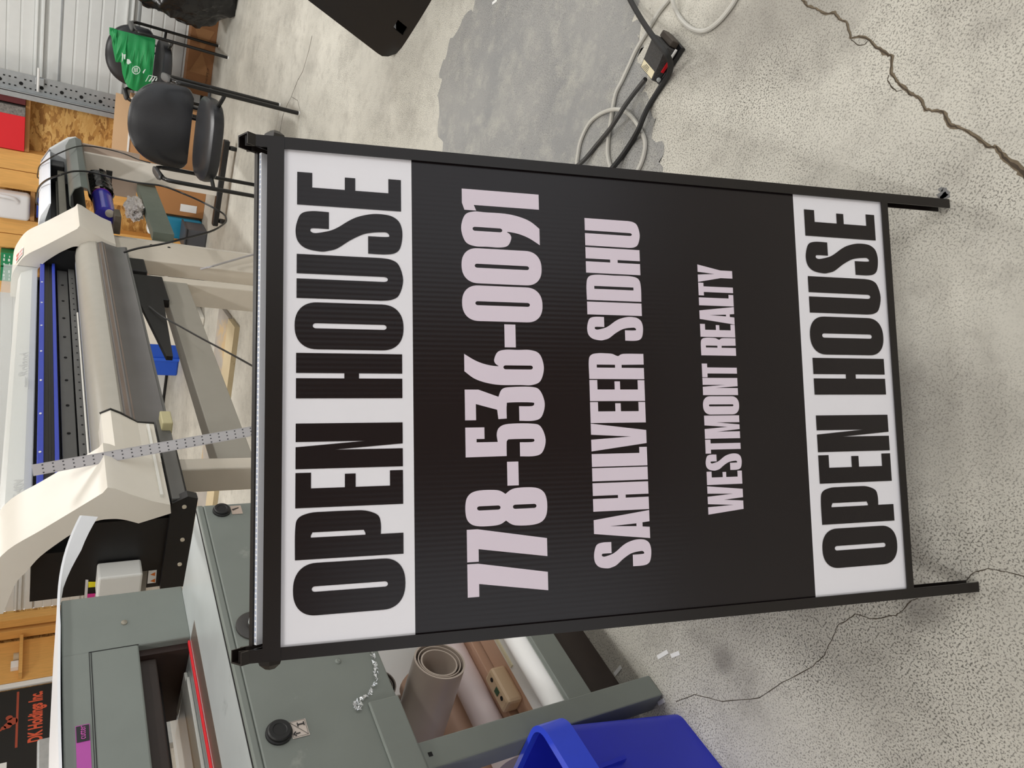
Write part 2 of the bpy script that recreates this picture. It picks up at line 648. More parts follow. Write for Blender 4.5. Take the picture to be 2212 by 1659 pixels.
# ------------------------------------------------------------------ setting: walls, doors, ceiling
def slab(*boxes):
    mb = MB()
    for lo, hi in boxes:
        mb.box(lo, hi)
    return mb


D1L, D1R, D2L, D2R, DH = -1.2, 2.6, -6.95, -3.02, 2.5
wall = struct('wall_back', slab(((D2R, YW + .07, 0), (D1L, YW + .1, CEIL)), ((X0, YW + .07, DH), (D2R, YW + .1, CEIL)), ((D1L, YW + .07, DH), (X1, YW + .1, CEIL)), ((X0, YW + .07, 0), (D2L, YW + .1, CEIL)), ((D1R, YW + .07, 0), (X1, YW + .1, CEIL))), M_osb)
for (a, b) in ((-1.76, -1.92), (-1.925, -2.08), (-2.34, -2.47), (-2.475, -2.6), (-2.9, -3.02), (-7.06, -6.95), (-7.24, -7.12)):
    struct('stud', MB().box((b if b < a else a, YW - .04, 0), (a if b < a else b, YW + .07, CEIL), .003), M_wood, wall)
for (a, b, z) in ((-1.76, -1.3, 1.268), (-2.34, -2.08, 1.215), (-2.34, -2.08, 1.08), (-2.9, -2.6, 1.255), (-1.76, -1.3, .62), (-2.9, -2.6, 1.0)):
    struct('shelf', MB().box((a, YW - .03, z), (b, YW + .07, z + .032), .002), M_wood_dark, wall)


def sectional_door(name, a, b, struts):
    d = None
    prof = []
    z = 0.03
    y0 = YW + .10
    # ribbed steel sections, 0.53 m tall
    while z < DH:
        sec = z
        for k in range(6):
            zz_ = sec + k * .0883
            prof += [(0, zz_), (0, zz_ + .07), (.006, zz_ + .074), (.006, zz_ + .084)]
        z = sec + .53
    mb = MB()
    mb.sweep([(.05, .03)] + [(.006 - x if False else x, q) for x, q in prof] + [(.05, z)], (a, y0, 0), (0, 1, 0), (0, 0, 1), (1, 0, 0), b - a)
    d = struct(name, mb, M_door)
    for zs in struts:
        s = MB().sweep([(0, 0), (-.03, 0), (-.03, .006), (-.006, .012), (-.006, .036), (-.03, .042), (-.03, .048), (0, .048)], (a + .02, y0, zs), (0, 1, 0), (0, 0, 1), (1, 0, 0), b - a - .04)
        struct('strut', s, M_door, d)
    for zs in (.56, 1.09, 1.62):
        struct('joint', MB().box((a + .01, y0 - .006, zs - .006), (b - .01, y0 + .004, zs + .006)), M_galv, d)
    struct('bottom_seal', MB().tube([(a, y0 + .02, .02), (b, y0 + .02, .02)], .022, 8), M_rubber, d)
    return d


door1 = sectional_door('door_1', D1L + .0, D1R, (.60, 1.20, 1.9))
door2 = sectional_door('door_2', D2L, D2R, (.60, 1.20, 1.9))
# perforated angle track beside the right door
tr = MB().box((D1L - .09, YW - .02, 0), (D1L + .05, YW - .016, CEIL - .2))
tr.box((D1L - .092, YW - .1, 0), (D1L - .086, YW + .07, CEIL - .2))
tr.sweep([(0, 0), (.05, 0), (.05, .004), (.004, .004), (.004, .05), (0, .05)], (D1L - .13, YW - .1, 0), (1, 0, 0), (0, 1, 0), (0, 0, 1), CEIL - .2)
jamb = struct('trim_1', tr, M_galv)
hm = MB()
z = .12
while z < 2.6:
    hm.cyl((D1L - .03 + .0, YW - .0205, z), (D1L - .03, YW - .023, z), .0135, 14)
    for k in range(6):
        if k % 2 == 0:
            hm.box((D1L - .06, YW - .0215, z + .03 + k * .018), (D1L - .05, YW - .0205, z + .044 + k * .018))
            hm.box((D1L + .0, YW - .0215, z + .03 + k * .018), (D1L + .01, YW - .0205, z + .044 + k * .018))
    z += .135
struct('slot_hole', hm, M_hole, jamb)
for zr in (1.215, .615):
    c = struct('roller_bracket', MB().box((D1L - .01, YW - .05, zr - .03), (D1L + .045, YW - .02, zr + .03), .004), M_galv, jamb)
    struct('roller_stem', MB().cyl((D1L - .06, YW - .045, zr + .01), (D1L + .12, YW - .045, zr + .01), .009, 10), M_paper, jamb)
# left wall with boarding
wl = struct('wall_left', slab(((X0 - .1, Y0, 0), (X0, YW + .1, CEIL))), M_osb)
struct('plank', MB().box((X0, 6.40, 0), (X0 + .03, 6.98, CEIL), .004), M_wood, wl)
struct('ceiling_ref', MB().box((X0, 6.33, 0), (X0 + .035, 6.39, CEIL), .004), M_paper, wl).name = 'white_batten'
struct('wall_front', slab(((X0, Y0 - .1, 0), (-1.2, Y0, CEIL)), ((1.6, Y0 - .1, 0), (X1, Y0, CEIL)), ((-1.2, Y0 - .1, 2.4), (1.6, Y0, CEIL))), mat('front_boards', rgb(150, 112, 78), .7, var=.1))
struct('ceiling', MB().box((X0, Y0, CEIL), (X1, YW + .1, CEIL + .1)), mat('ceiling_white', rgb(214, 208, 198), .8, var=.03))
M_tubeglow = mat('lamp_diffuser', rgb(250, 250, 248), .4)
_p = M_tubeglow.node_tree.nodes['Principled BSDF']
_p.inputs['Emission Color'].default_value = (1, .98, .94, 1)
_p.inputs['Emission Strength'].default_value = 3.0
for k, (lx, ly, lw) in enumerate(LAMPS):
    t = thing('ceiling_light', 'white fluorescent batten light on the ceiling', 'light', (lx, ly, CEIL - .09), 0, 'ceiling batten lights')
    obj('housing', MB().box((lx - .08, ly - .62, CEIL - .05), (lx + .08, ly + .62, CEIL), .006), M_lid, t)
    obj('diffuser', MB().box((lx - .07, ly - .6, CEIL - .085), (lx + .07, ly + .6, CEIL - .05), .01), M_tubeglow, t)
    ld = bpy.data.lights.new('batten_lamp', 'AREA')
    ld.shape = 'RECTANGLE'
    ld.size, ld.size_y = .16, 1.2
    ld.energy = LAMP_W * lw
    ld.color = (1.0, .985, .965)
    lo_ = bpy.data.objects.new('batten_lamp', ld)
    COL.objects.link(lo_)
    lo_.location = (lx, ly, CEIL - .1)

# ------------------------------------------------------------------ lettering shapes of the sign
def rr(x0, y0, x1, y1, rx, ry, n=10, pw=1.0):
    out = []
    for cx, cy, a0 in ((x1 - rx, y1 - ry, 0), (x0 + rx, y1 - ry, 90), (x0 + rx, y0 + ry, 180), (x1 - rx, y0 + ry, 270)):
        for k in range(n + 1):
            a = R_(a0 + 90 * k / n)
            c, s = math.cos(a), math.sin(a)
            out.append((cx + rx * math.copysign(abs(c) ** pw, c), cy + ry * math.copysign(abs(s) ** pw, s)))
    return out


def cr(pts, k=6):
    """Closed outline; points with a third value 1 are corners, the rest are rounded through."""
    n = len(pts)
    out = []
    for i in range(n):
        p1, p2 = pts[i], pts[(i + 1) % n]
        c1, c2 = len(p1) > 2, len(p2) > 2
        if c1 and c2:
            out.append(p1[:2])
            continue
        p0 = pts[i - 1] if not c1 else p1
        p3 = pts[(i + 2) % n] if not c2 else p2
        for j in range(k):
            t = j / k
            out.append(tuple(0.5 * (2 * p1[d] + (p2[d] - p0[d]) * t + (2 * p0[d] - 5 * p1[d] + 4 * p2[d] - p3[d]) * t * t + (3 * p1[d] - p0[d] - 3 * p2[d] + p3[d]) * t ** 3) for d in (0, 1)))
    return out


S_ = [(.968, .702, 1), (.968, .86), (.90, .955), (.72, .995), (.463, 1.012), (.22, .99), (.06, .915), (.0, .78), (.03, .70), (.10, .62), (.309, .50), (.47, .38), (.53, .29), (.555, .20), (.556, .148), (.505, .122), (.448, .138), (.44, .326, 1), (.01, .326, 1), (.01, .16), (.06, .06), (.21, .008), (.542, -.012), (.81, .012), (.95, .075), (1.0, .16), (.995, .28), (.915, .41), (.8, .505), (.616, .613), (.52, .69), (.455, .79), (.44, .84), (.474, .872), (.53, .872), (.555, .845), (.555, .702, 1)]
B6 = [(.865, 1, 1), (.38, 1, 1), (.18, .88), (.06, .73), (.0, .55), (.0, .30), (.0, .15), (.12, .035), (.5, -.014), (.88, .035), (1, .15), (1, .32), (1, .48), (.93, .58), (.72, .625), (.60, .61), (.53, .575), (.57, .72), (.68, .86)]
PR = [(0, 0, 1), (0, 1, 1), (.62, 1), (.88, .975), (.985, .87), (1, .72), (1, .50), (.985, .36), (.88, .245), (.70, .215), (.46, .215, 1), (.46, 0, 1)]


def glyph(ch, w, h):
    sl = .05 * h / w                                 # slot width as a share of the letter's width
    a, b = .5 - sl / 2, .5 + sl / 2

    def slot(y0, y1, r=.03):
        return rr(a, y0, b, y1, sl / 2, r, 4)
    st = .2 * h / w
    if ch in 'O0':
        L = [rr(0, -.016, 1, 1.016, .5, .215, 12, .86), slot(.15, .85)]
    elif ch == 'P':
        L = [cr(PR), [(.46, .36), (.5, .36), (.57, .375), (.57, .845), (.5, .86), (.46, .86)]]
    elif ch == 'E':
        L = [[(0, 0), (0, 1), (1, 1), (1, .86), (.55, .86), (.55, .55), (.94, .55), (.94, .45), (.55, .45), (.55, .125), (1, .125), (1, 0)]]
    elif ch == 'N':
        L = [[(0, 0), (0, 1), (.48, 1), (.594, .357), (.594, 1), (1, 1), (1, 0), (.52, 0), (.41, .65), (.41, 0)]]
    elif ch == 'H':
        L = [[(0, 0), (0, 1), (a, 1), (a, .555), (b, .555), (b, 1), (1, 1), (1, 0), (b, 0), (b, .417), (a, .417), (a, 0)]]
    elif ch == 'U':
        L = [cr([(0, 1, 1), (a, 1, 1), (a, .17, 1), (a + sl * .15, .145), (.5, .135), (b - sl * .15, .145), (b, .17, 1), (b, 1, 1), (1, 1, 1), (1, .2, 1), (.97, .1), (.85, .025), (.5, -.016), (.15, .025), (.03, .1), (0, .2, 1)], 4)]
    elif ch == 'S':
        L = [cr(S_)]
    elif ch == '7':
        L = [[(0, 1), (1, 1), (1, .87), (.60, 0), (.03, 0), (.384, .86), (0, .86)]]
    elif ch == '8':
        L = [cr([(.5, 1.014), (.82, .985), (.97, .87), (.97, .62), (.86, .515, 1), (1, .40), (1, .14), (.84, .018), (.5, -.014), (.16, .018), (0, .14), (0, .40), (.14, .515, 1), (.03, .62), (.03, .87), (.18, .985)], 6), slot(.58, .87), slot(.125, .425)]
    elif ch == '-':
        L = [[(0, .345), (0, .488), (1, .488), (1, .345)]]
    elif ch == '5':
        L = [cr([(.01, 1, 1), (.905, 1, 1), (.905, .764, 1), (.555, .764, 1), (.555, .863, 1), (.455, .863, 1), (.455, .6, 1), (.70, .61), (.9, .575), (1, .46), (1, .16), (.9, .045), (.5, -.014), (.12, .03), (0, .13), (0, .32, 1), (.43, .32, 1), (.43, .17), (.46, .135), (.5, .135), (.53, .17), (.53, .44), (.5, .475), (.42, .488), (.02, .49, 1)], 5)]
    elif ch == '3':
        L = [cr([(.03, 1, 1), (.92, 1, 1), (.92, .83, 1), (.71, .58, 1), (.94, .53), (1, .4), (1, .14), (.88, .04), (.5, -.014), (.12, .03), (0, .13), (0, .32, 1), (.43, .32, 1), (.43, .16), (.49, .125), (.54, .16), (.54, .44), (.47, .477), (.07, .48, 1), (.055, .586, 1), (.33, .60, 1), (.5, .865, 1), (.03, .865, 1)], 5)]
    elif ch == '6':
        L = [cr(B6), slot(.13, .51)]
    elif ch == '9':
        L = [[(1 - x, 1 - y) for x, y in cr(B6)], [(1 - x, 1 - y) for x, y in slot(.13, .51)]]
    elif ch == '1':
        L = [[(.26, 0), (1, 0), (1, 1), (.33, 1), (0, .97), (0, .82), (.26, .85)]]
    elif ch == 'A':
        L = [[(0, 0), (.26, 1), (.74, 1), (1, 0), (.6, 0), (.575, .13), (.425, .13), (.4, 0)], [(.45, .24), (.55, .24), (.5, .72)]]
    elif ch == 'I':
        L = [[(0, 0), (0, 1), (1, 1), (1, 0)]]
    elif ch == 'L':
        L = [[(0, 0), (0, 1), (.68, 1), (.68, .14), (1, .14), (1, 0)]]
    elif ch == 'V':
        L = [[(0, 1), (.42, 1), (.51, .28), (.6, 1), (1, 1), (.74, 0), (.26, 0)]]
    elif ch == 'R':
        L = [cr([(0, 0, 1), (a, 0, 1), (a, .41, 1), (b, .41, 1), (b + .02, 0, 1), (1, 0, 1), (.99, .37), (.9, .47), (.98, .57), (1, .68), (1, .83), (.93, .955), (.7, 1), (0, 1, 1)], 5), [(a, .53), (b, .53), (b, .86), (a, .86)]]
    elif ch == 'D':
        L = [cr([(0, 0, 1), (0, 1, 1), (.6, 1), (.9, .96), (1, .82), (1, .5), (1, .18), (.9, .04), (.6, 0)], 5), [(a, .14), (b, .14), (b, .86), (a, .86)]]
    elif ch == 'W':
        L = [[(0, 1), (.26, 1), (.30, .28), (.37, 1), (.63, 1), (.70, .28), (.74, 1), (1, 1), (.86, 0), (.56, 0), (.5, .55), (.44, 0), (.14, 0)]]
    elif ch == 'T':
        L = [[(0, 1), (1, 1), (1, .85), (.72, .85), (.72, 0), (.28, 0), (.28, .85), (0, .85)]]
    elif ch == 'M':
        L = [[(0, 0), (0, 1), (.42, 1), (.5, .34), (.58, 1), (1, 1), (1, 0), (.70, 0), (.70, .66), (.60, 0), (.40, 0), (.30, .66), (.30, 0)]]
    elif ch == 'Y':
        L = [[(0, 1), (.42, 1), (.5, .52), (.58, 1), (1, 1), (.72, .34), (.72, 0), (.28, 0), (.28, .34)]]
    return [L]


# ------------------------------------------------------------------ the A-frame sign
TL = V((-0.654, 0.560, 0.966))
EX = V((0.8280, 0.5607, 0)).normalized()
NH = V((-EX.y, EX.x, 0))                       # level, away from the camera
LEAN = R_(19.37)
EY = V((-NH.x * math.sin(LEAN), -NH.y * math.sin(LEAN), -math.cos(LEAN)))    # down the front face
EN = EX.cross(EY)                              # into the sign
PW, PH = .592, .8875
T_END = (TL.z - 0.0015) / math.cos(LEAN)
root = TL + EY * T_END + EX * PW / 2
sign = thing('frame_sign', 'black metal A-frame pavement sign reading OPEN HOUSE at top and bottom', 'sign', (root.x, root.y, 0))


def sp(s, t, d=0.0):
    return TL + EX * s + EY * t + EN * d


def channel(mb, o, a, b, d, ln, w=.0145, dep=.02, th=.0018):
    mb.sweep([(0, 0), (w, 0), (w, th), (th, th), (th, dep - th), (w, dep - th), (w, dep), (0, dep)], o, a, b, d, ln)
    return mb


FR = -.004
for side_ in (0, 1):
    o = sp(PW + .0145, -.045, FR) if side_ else sp(-.0145, -.045, FR)
    obj('leg', channel(MB(), o, -EX if side_ else EX, EN, EY, T_END + .045), M_black, sign)
obj('top_rail', MB().sweep([(0, 0), (.0195, 0), (.0195, .002), (.002, .002), (.002, .012), (0, .012)], sp(-.0125, -.0195, FR - .0012), EY, EN, EX, PW + .025), M_black, sign)
obj('bottom_rail', MB().sweep([(0, 0), (.0115, 0), (.0115, .018), (.009, .018), (.009, .002), (0, .002)], sp(-.001, PH + .0, FR), EY, EN, EX, PW + .002), M_black, sign)
pan = MB()
bands = [(-.017, .155, 0), (.155, .7284, 1), (.7284, PH + .008, 0)]
for t0, t1, k in bands:
    pan.quad(sp(-.011, t0), sp(PW + .011, t0), sp(PW + .011, t1), sp(-.011, t1))
pan.box((-.011, -.017, .0002), (PW + .011, PH + .008, .0045), 0, frame(TL, EX, EY))
M_sign_black = mat('black_print', rgb(25, 19, 21), .24, var=.03, spec=.4)
M_lilac.node_tree.nodes['Principled BSDF'].inputs['Specular IOR Level'].default_value = .4


def add_flutes(mt, amt):
    """Faint vertical ribs of the corrugated board, running down the sign."""
    nt = mt.node_tree
    tc = nt.nodes.new('ShaderNodeTexCoord')
    dp = nt.nodes.new('ShaderNodeVectorMath')
    dp.operation = 'DOT_PRODUCT'
    dp.inputs[1].default_value = EX
    nt.links.new(tc.outputs['Object'], dp.inputs[0])
    ml = nt.nodes.new('ShaderNodeMath')
    ml.operation = 'MULTIPLY'
    ml.inputs[1].default_value = 2 * math.pi / .0063
    nt.links.new(dp.outputs['Value'], ml.inputs[0])
    sn = nt.nodes.new('ShaderNodeMath')
    sn.operation = 'SINE'
    nt.links.new(ml.outputs[0], sn.inputs[0])
    nz = nt.nodes.new('ShaderNodeTexNoise')
    nz.inputs['Scale'].default_value = 5
    nt.links.new(tc.outputs['Object'], nz.inputs['Vector'])
    m2 = nt.nodes.new('ShaderNodeMath')
    m2.operation = 'MULTIPLY'
    nt.links.new(sn.outputs[0], m2.inputs[0])
    nt.links.new(nz.outputs['Fac'], m2.inputs[1])
    bp = nt.nodes.new('ShaderNodeBump')
    bp.inputs['Strength'].default_value = amt
    bp.inputs['Distance'].default_value = .0006
    nt.links.new(m2.outputs[0], bp.inputs['Height'])
    nt.links.new(bp.outputs['Normal'], nt.nodes['Principled BSDF'].inputs['Normal'])


add_flutes(M_sign_black, .06)
M_sign_white = mat('white_panel', rgb(238, 237, 242), .3, var=.01)
panel = obj('front_panel', pan, [M_sign_white, M_sign_black], sign, recalc=False)
for i, (_, _, k) in enumerate(bands):
    panel.data.polygons[i].material_index = k


def line(name, letters, t_top, t_bot, material):
    mb = MB()
    h = t_bot - t_top
    for ch, s0, s1 in letters:
        for loops in glyph(ch, s1 - s0, h):
            me = flat_mesh([[(s0 + x * (s1 - s0), -(t_bot - y * h)) for x, y in lp] for lp in loops])
            mb.mesh(me, frame(TL - EN * .0006, EX, -EY))
            bpy.data.meshes.remove(me)
    return obj(name, mb, material, panel, recalc=False)


line('lettering', [('O', .0321, .0925), ('P', .0968, .1516), ('E', .1569, .1981), ('N', .2026, .2566), ('H', .2866, .3414), ('O', .346, .4036), ('U', .4083, .4626), ('S', .4669, .5187), ('E', .5242, .5653)], .0151, .1414, M_sign_black)
line('lettering', [('7', .0382, .0788), ('7', .0812, .1213), ('8', .1237, .1704), ('-', .1741, .2045), ('5', .2110, .2530), ('3', .2569, .3008), ('6', .3034, .3494), ('-', .3526, .3828), ('0', .3862, .4329), ('0', .4357, .4822), ('9', .4849, .5310), ('1', .5325, .5607)], .2203, .3256, M_lilac)
line('lettering', [('S', .0614, .0963), ('A', .0972, .1345), ('H', .1358, .1730), ('I', .1755, .1928), ('L', .1945, .2195), ('V', .2150, .2520), ('E', .2527, .2807), ('E', .2820, .3104), ('R', .3118, .3468), ('S', .3644, .3976), ('I', .3996, .4171), ('D', .4195, .4547), ('H', .4570, .4925), ('U', .4949, .5330)], .3908, .4715, M_lilac)
line('lettering', [('W', .1241, .1629), ('E', .1647, .1830), ('S', .1842, .2072), ('T', .2080, .2275), ('M', .2287, .2610), ('O', .2625, .2882), ('N', .2899, .3143), ('T', .3151, .3345), ('R', .3462, .3715), ('E', .3727, .3911), ('A', .3915, .4170), ('L', .4178, .4345), ('T', .4322, .4505), ('Y', .4515, .4768)], .5612, .6172, M_lilac)
line('lettering', [('O', .0377, .0942), ('P', .1007, .1540), ('E', .1599, .2012), ('N', .2057, .2596), ('H', .2903, .3451), ('O', .3503, .4077), ('U', .4131, .4684), ('S', .4738, .5236), ('E', .5304, .5710)], .7463, .8750, M_sign_black)
# rear frame, hinged at the top and leaning the other way
EYR = V((NH.x * math.sin(LEAN), NH.y * math.sin(LEAN), -math.cos(LEAN)))
ENR = EX.cross(EYR)
TR0 = TL + NH * .034 + V((0, 0, -.02))


def rp_(s, t, d=0.0):
    return TR0 + EX * s + EYR * t - ENR * d     # d grows towards the front frame


T_ENDR = (TR0.z - 0.0015) / math.cos(LEAN)
for side_ in (0, 1):
    o = rp_(PW + .0145, -.069, -.012) if side_ else rp_(-.0145, -.069, -.012)
    obj('leg', channel(MB(), o, -EX if side_ else EX, -ENR, EYR, T_ENDR + .069), M_black, sign)
obj('top_rail', MB().sweep([(0, 0), (.0195, 0), (.0195, .0065), (0, .0065)], rp_(-.0005, -.046, -.0125), EYR, -ENR, EX, PW + .001), M_black, sign)
obj('bottom_rail', MB().box((0, PH - .02, -.012), (PW, PH - .008, .004), 0, frame(TR0, EX, EYR)), M_black, sign)
rpan = obj('rear_panel', MB().sweep([(0, 0), (0, .9), (.0045, .9), (.0045, 0)], rp_(.001, -.044, -.0055), -ENR, EYR, EX, PW - .002), M_coro, sign)
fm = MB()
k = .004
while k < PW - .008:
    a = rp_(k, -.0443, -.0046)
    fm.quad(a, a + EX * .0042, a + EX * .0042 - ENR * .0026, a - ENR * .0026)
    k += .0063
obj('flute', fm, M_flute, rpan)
for s in (-.0145, PW + .0145):
    sg = -1 if s < 0 else 1
    c = sp(s, -.012, .012)
    obj('hinge_bolt', MB().lathe(c, EX * sg, [(.0, .012), (.006, .012), (.013, .006), (.015, .001), (.015, -.004), (0, -.004)], 6), M_black, sign)
for s in (.02, .47, .52):
    pass

# ------------------------------------------------------------------ wide printer on its stand
PX = -1.45
prt = thing('wide_format_printer', 'long white wide-format printer with blue rail on a beige stand, ruler against it', 'printer', (PX, 3.15, 0))
OUT = [(-1.80, 1.305), (-1.70, 1.303), (-1.635, 1.285), (-1.564, 1.245), (-1.504, 1.172), (-1.44, 1.095), (-1.385, 1.03), (-1.367, 1.02), (-1.372, 1.0), (-1.395, .96), (-1.425, .90), (-1.442, .85), (-1.475, .845)]
INN = [(-1.505, .93), (-1.487, .97), (-1.481, 1.003), (-1.485, 1.04), (-1.512, 1.08), (-1.54, 1.114), (-1.597, 1.169), (-1.649, 1.2), (-1.693, 1.226), (-1.80, 1.252)]


OUT = [(p.x, p.y) for p in smooth_line([(x, z, 0) for x, z in OUT[:7]], 4)] + OUT[7:]
INN = [(p.x, p.y) for p in smooth_line([(x, z, 0) for x, z in INN], 4)]


def arch(y0, y1):
    mb = MB().sweep([(x - PX, z) for x, z in OUT + INN], (PX, y0, 0), (1, 0, 0), (0, 0, 1), (0, 1, 0), y1 - y0)
    return mb


nc = arch(1.84, 2.07)
cap1 = obj('end_cap', nc, M_beige, prt, smooth=True)
blk = MB().sweep([(-1.40, 1.012), (-1.385, .985), (-1.40, .955), (-1.435, .90), (-1.44, .85), (-1.50, .845), (-1.52, .93), (-1.50, 1.015)], (0, 2.06, 0), (1, 0, 0), (0, 0, 1), (0, 1, 0), .235)
obj('cap_block', blk, M_beige, cap1)
obj('cap_edge', MB().sweep([(-1.398, 1.016), (-1.380, .985), (-1.396, .952), (-1.432, .899), (-1.436, .848), (-1.442, .848), (-1.44, .90), (-1.406, .955), (-1.392, .985), (-1.404, 1.012)], (0, 2.295, 0), (1, 0, 0), (0, 0, 1), (0, 1, 0), .006), M_blackpl, cap1)
ledge = MB().box((-1.437, 1.87, .868), (-1.424, 2.27, .876))
obj('ledge', ledge, M_lid, cap1)
fc = arch(4.12, 4.5)
cap2 = obj('end_cap', fc, M_beige, prt, smooth=True)
wl_ = [at(0, -1.60, 30, 548), at(0, -1.60, 47, 548), at(0, -1.60, 52, 520), at(0, -1.60, 36, 535)]
wlab = MB()
for (y0, y1, z0, z1) in ((4.14, 4.27, 1.252, 1.287),):
    n_ = V((.071, 0, .04)).normalized()
    o = V((-1.632, y1, 1.2865)) + V((.004, 0, .003))
    u_, w_ = V((0, -1, 0)), V((.066, 0, -.038)).normalized()
    wlab.quad(o, o + u_ * .12, o + u_ * .12 + w_ * .062, o + w_ * .062)
lab = obj('warning_label', wlab, M_paper, cap2, recalc=False)
wt = MB()
for i in range(2):
    oo = o + V((.0008, 0, .0008)) + u_ * (.012 + .054 * i) + w_ * .008
    wt.quad(oo, oo + u_ * .04, oo + u_ * .04 + w_ * .02, oo + w_ * .02)
    for j in range(4):
        o2 = oo + w_ * (.026 + .007 * j)
        wt.quad(o2, o2 + u_ * .04, o2 + u_ * .04 + w_ * .003, o2 + w_ * .003)
obj('warning_print', wt, label_mat('red_text', 214, 120, 110), lab, recalc=False)
# body between the caps
body = MB().box((-1.80, 1.875, .80), (-1.52, 2.055, 1.10)).box((-1.80, 1.875, 1.10), (-1.62, 2.055, 1.19)).box((-1.80, 2.055, .80), (-1.53, 2.24, .93))
body.box((-1.50, 1.875, .79), (-1.462, 2.2, .93))
body.sweep([(-1.80, .77), (-1.44, .77), (-1.43, .80), (-1.455, .842), (-1.80, .842)], (0, 1.86, 0), (1, 0, 0), (0, 0, 1), (0, 1, 0), .03)
side1 = obj('side_housing', body, M_blackpl, prt)
obj('side_housing', MB().box((-1.80, 4.15, .84), (-1.52, 4.47, 1.18)), M_blackpl, prt)
obj('rear_body', MB().box((-1.86, 2.1, .95), (-1.79, 4.4, 1.24)), M_blackpl, prt)
# labels and ink on the near side
YS = 1.8735


def side_rect(mb, y, *pix):
    mb.quad(*[at(1, y, px, py) for px, py in pix])
    return mb


def zoom4(pts):                                # pixel helper for the side of the printer
    return [(x * .27668, 1200 + y * .27668) for x, y in pts]


obj('ink_label', side_rect(MB(), YS, *zoom4([(690, 205), (752, 205), (745, 245), (690, 250)])), label_mat('yellow_ink', 240, 226, 40), side1, recalc=False)
obj('ink_label', side_rect(MB(), YS, *zoom4([(682, 300), (745, 295), (738, 336), (680, 342)])), label_mat('magenta_ink', 226, 60, 150), side1, recalc=False)
obj('side_strip', side_rect(MB(), YS, *zoom4([(668, 188), (690, 190), (678, 372), (655, 370)])), label_mat('strip_white', 220, 216, 216), side1, recalc=False)
obj('warning_label', side_rect(MB(), YS, *zoom4([(1160, 118), (1224, 112), (1216, 212), (1150, 220)])), M_paper, side1, recalc=False)
tri = MB()
for yy in (138, 188):
    q = zoom4([(1172, yy + 12), (1210, yy + 22), (1212, yy - 8)])
    tri.bm.faces.new([tri.bm.verts.new(at(1, YS - .0006, *p)) for p in q])
obj('warning_sign', tri, label_mat('warning_orange', 226, 120, 40), side1, recalc=False)
obj('side_strip', side_rect(MB(), YS, *zoom4([(1105, 125), (1153, 118), (1135, 305), (1095, 310)])), label_mat('strip_grey', 120, 116, 108), side1, recalc=False)
wb = [at(1, 1.80, *p) for p in zoom4([(768, 185), (1080, 148), (1095, 320), (758, 360)])]
c0, c1 = V((min(p.x for p in wb), 1.80, min(p.z for p in wb))), V((max(p.x for p in wb), 1.87, max(p.z for p in wb)))
obj('ink_tray', MB().box(c0, c1, .006), label_mat('tray_white', 232, 232, 228), side1)
for px, py in ((398, 1094), (394, 1165), (388, 1218), (392, 1310)):
    c = at(1, 1.86, px, py)
    obj('screw_hole', MB().cyl(c - V((0, .004, 0)), c + V((0, .01, 0)), .0065, 12), label_mat('hole_light', 210, 200, 180), side1)
# lid, clear cover, rails
YA, YB = 2.06, 4.14
lid = obj('lid', MB().sweep([(-1.86, 1.215), (-1.64, 1.195), (-1.635, 1.215), (-1.66, 1.262), (-1.70, 1.274), (-1.86, 1.285)], (0, YA, 0), (1, 0, 0), (0, 0, 1), (0, 1, 0), YB - YA), M_lid, prt)


def on_lid(body_, size, y, z, sx=1.0):
    M = frame((-1.6345 - (z - 1.195) * .0, y, z), (0, 1, 0), (-.30, 0, .95))
    return MB().mesh(text_mesh(body_, size, 'LEFT', sx), M)


M_lidtext = label_mat('lid_grey', 206, 204, 198)
obj('brand_lettering', on_lid('Roland', .055, 2.98, 1.212, 1.3), M_lidtext, lid, recalc=False)
ob_ = MB()
for (a, b) in ((2.86, 1.212), (2.88, 1.222)):
    ob_.box((-1.636, a, b), (-1.632, a + .075, b + .0025))
obj('brand_mark', ob_, M_lidtext, lid)
obj('model_lettering', on_lid('SP-540V', .042, 2.12, 1.215, 1.1), M_lidtext, lid, recalc=False)
cover = MB().box((-1.625, YA + .01, 1.192), (-1.622, YB - .02, 1.335))
cv = obj('clear_cover', cover, clear_mat('clear_acrylic', rgb(215, 220, 220), .72), prt)
obj('blue_rail', MB().box((-1.64, YA, 1.163), (-1.60, YB, 1.182), .002), M_blue, prt)
obj('rail_groove', MB().box((-1.66, YA, 1.13), (-1.612, YB, 1.163)).box((-1.612, YA, 1.143), (-1.606, YB, 1.147)), M_blackpl, prt)
obj('blue_rail', MB().box((-1.66, YA, 1.118), (-1.598, YB, 1.131), .002), M_blue, prt)
for i in range(9):
    y = 2.12 + i * .25
    obj('rail_screw', MB().cyl((-1.601, y, 1.1735), (-1.597, y, 1.1735), .004, 8), M_paper, prt)
gr = obj('carriage_beam', MB().box((-1.70, YA, 1.062), (-1.635, YB, 1.108), .002).box((-1.70, YA, 1.03), (-1.62, YB, 1.058), .002), M_greyrail, prt)
for i in range(10):
    obj('bolt_hole', MB().cyl((-1.637, 2.14 + i * .2, 1.086), (-1.632, 2.14 + i * .2, 1.086), .006, 8), M_hole, gr)
for i in range(30):
    obj('bolt_hole', MB().cyl((-1.622, 2.12 + i * .065, 1.044), (-1.618, 2.12 + i * .065, 1.044), .0035, 6), M_hole, gr)
obj('inner_wall', MB().box((-1.79, YA, .98), (-1.70, YB, 1.19)), M_blackpl, prt)
obj('dark_trough', MB().box((-1.70, YA, .985), (-1.60, YB, 1.028)), M_blackpl, prt)
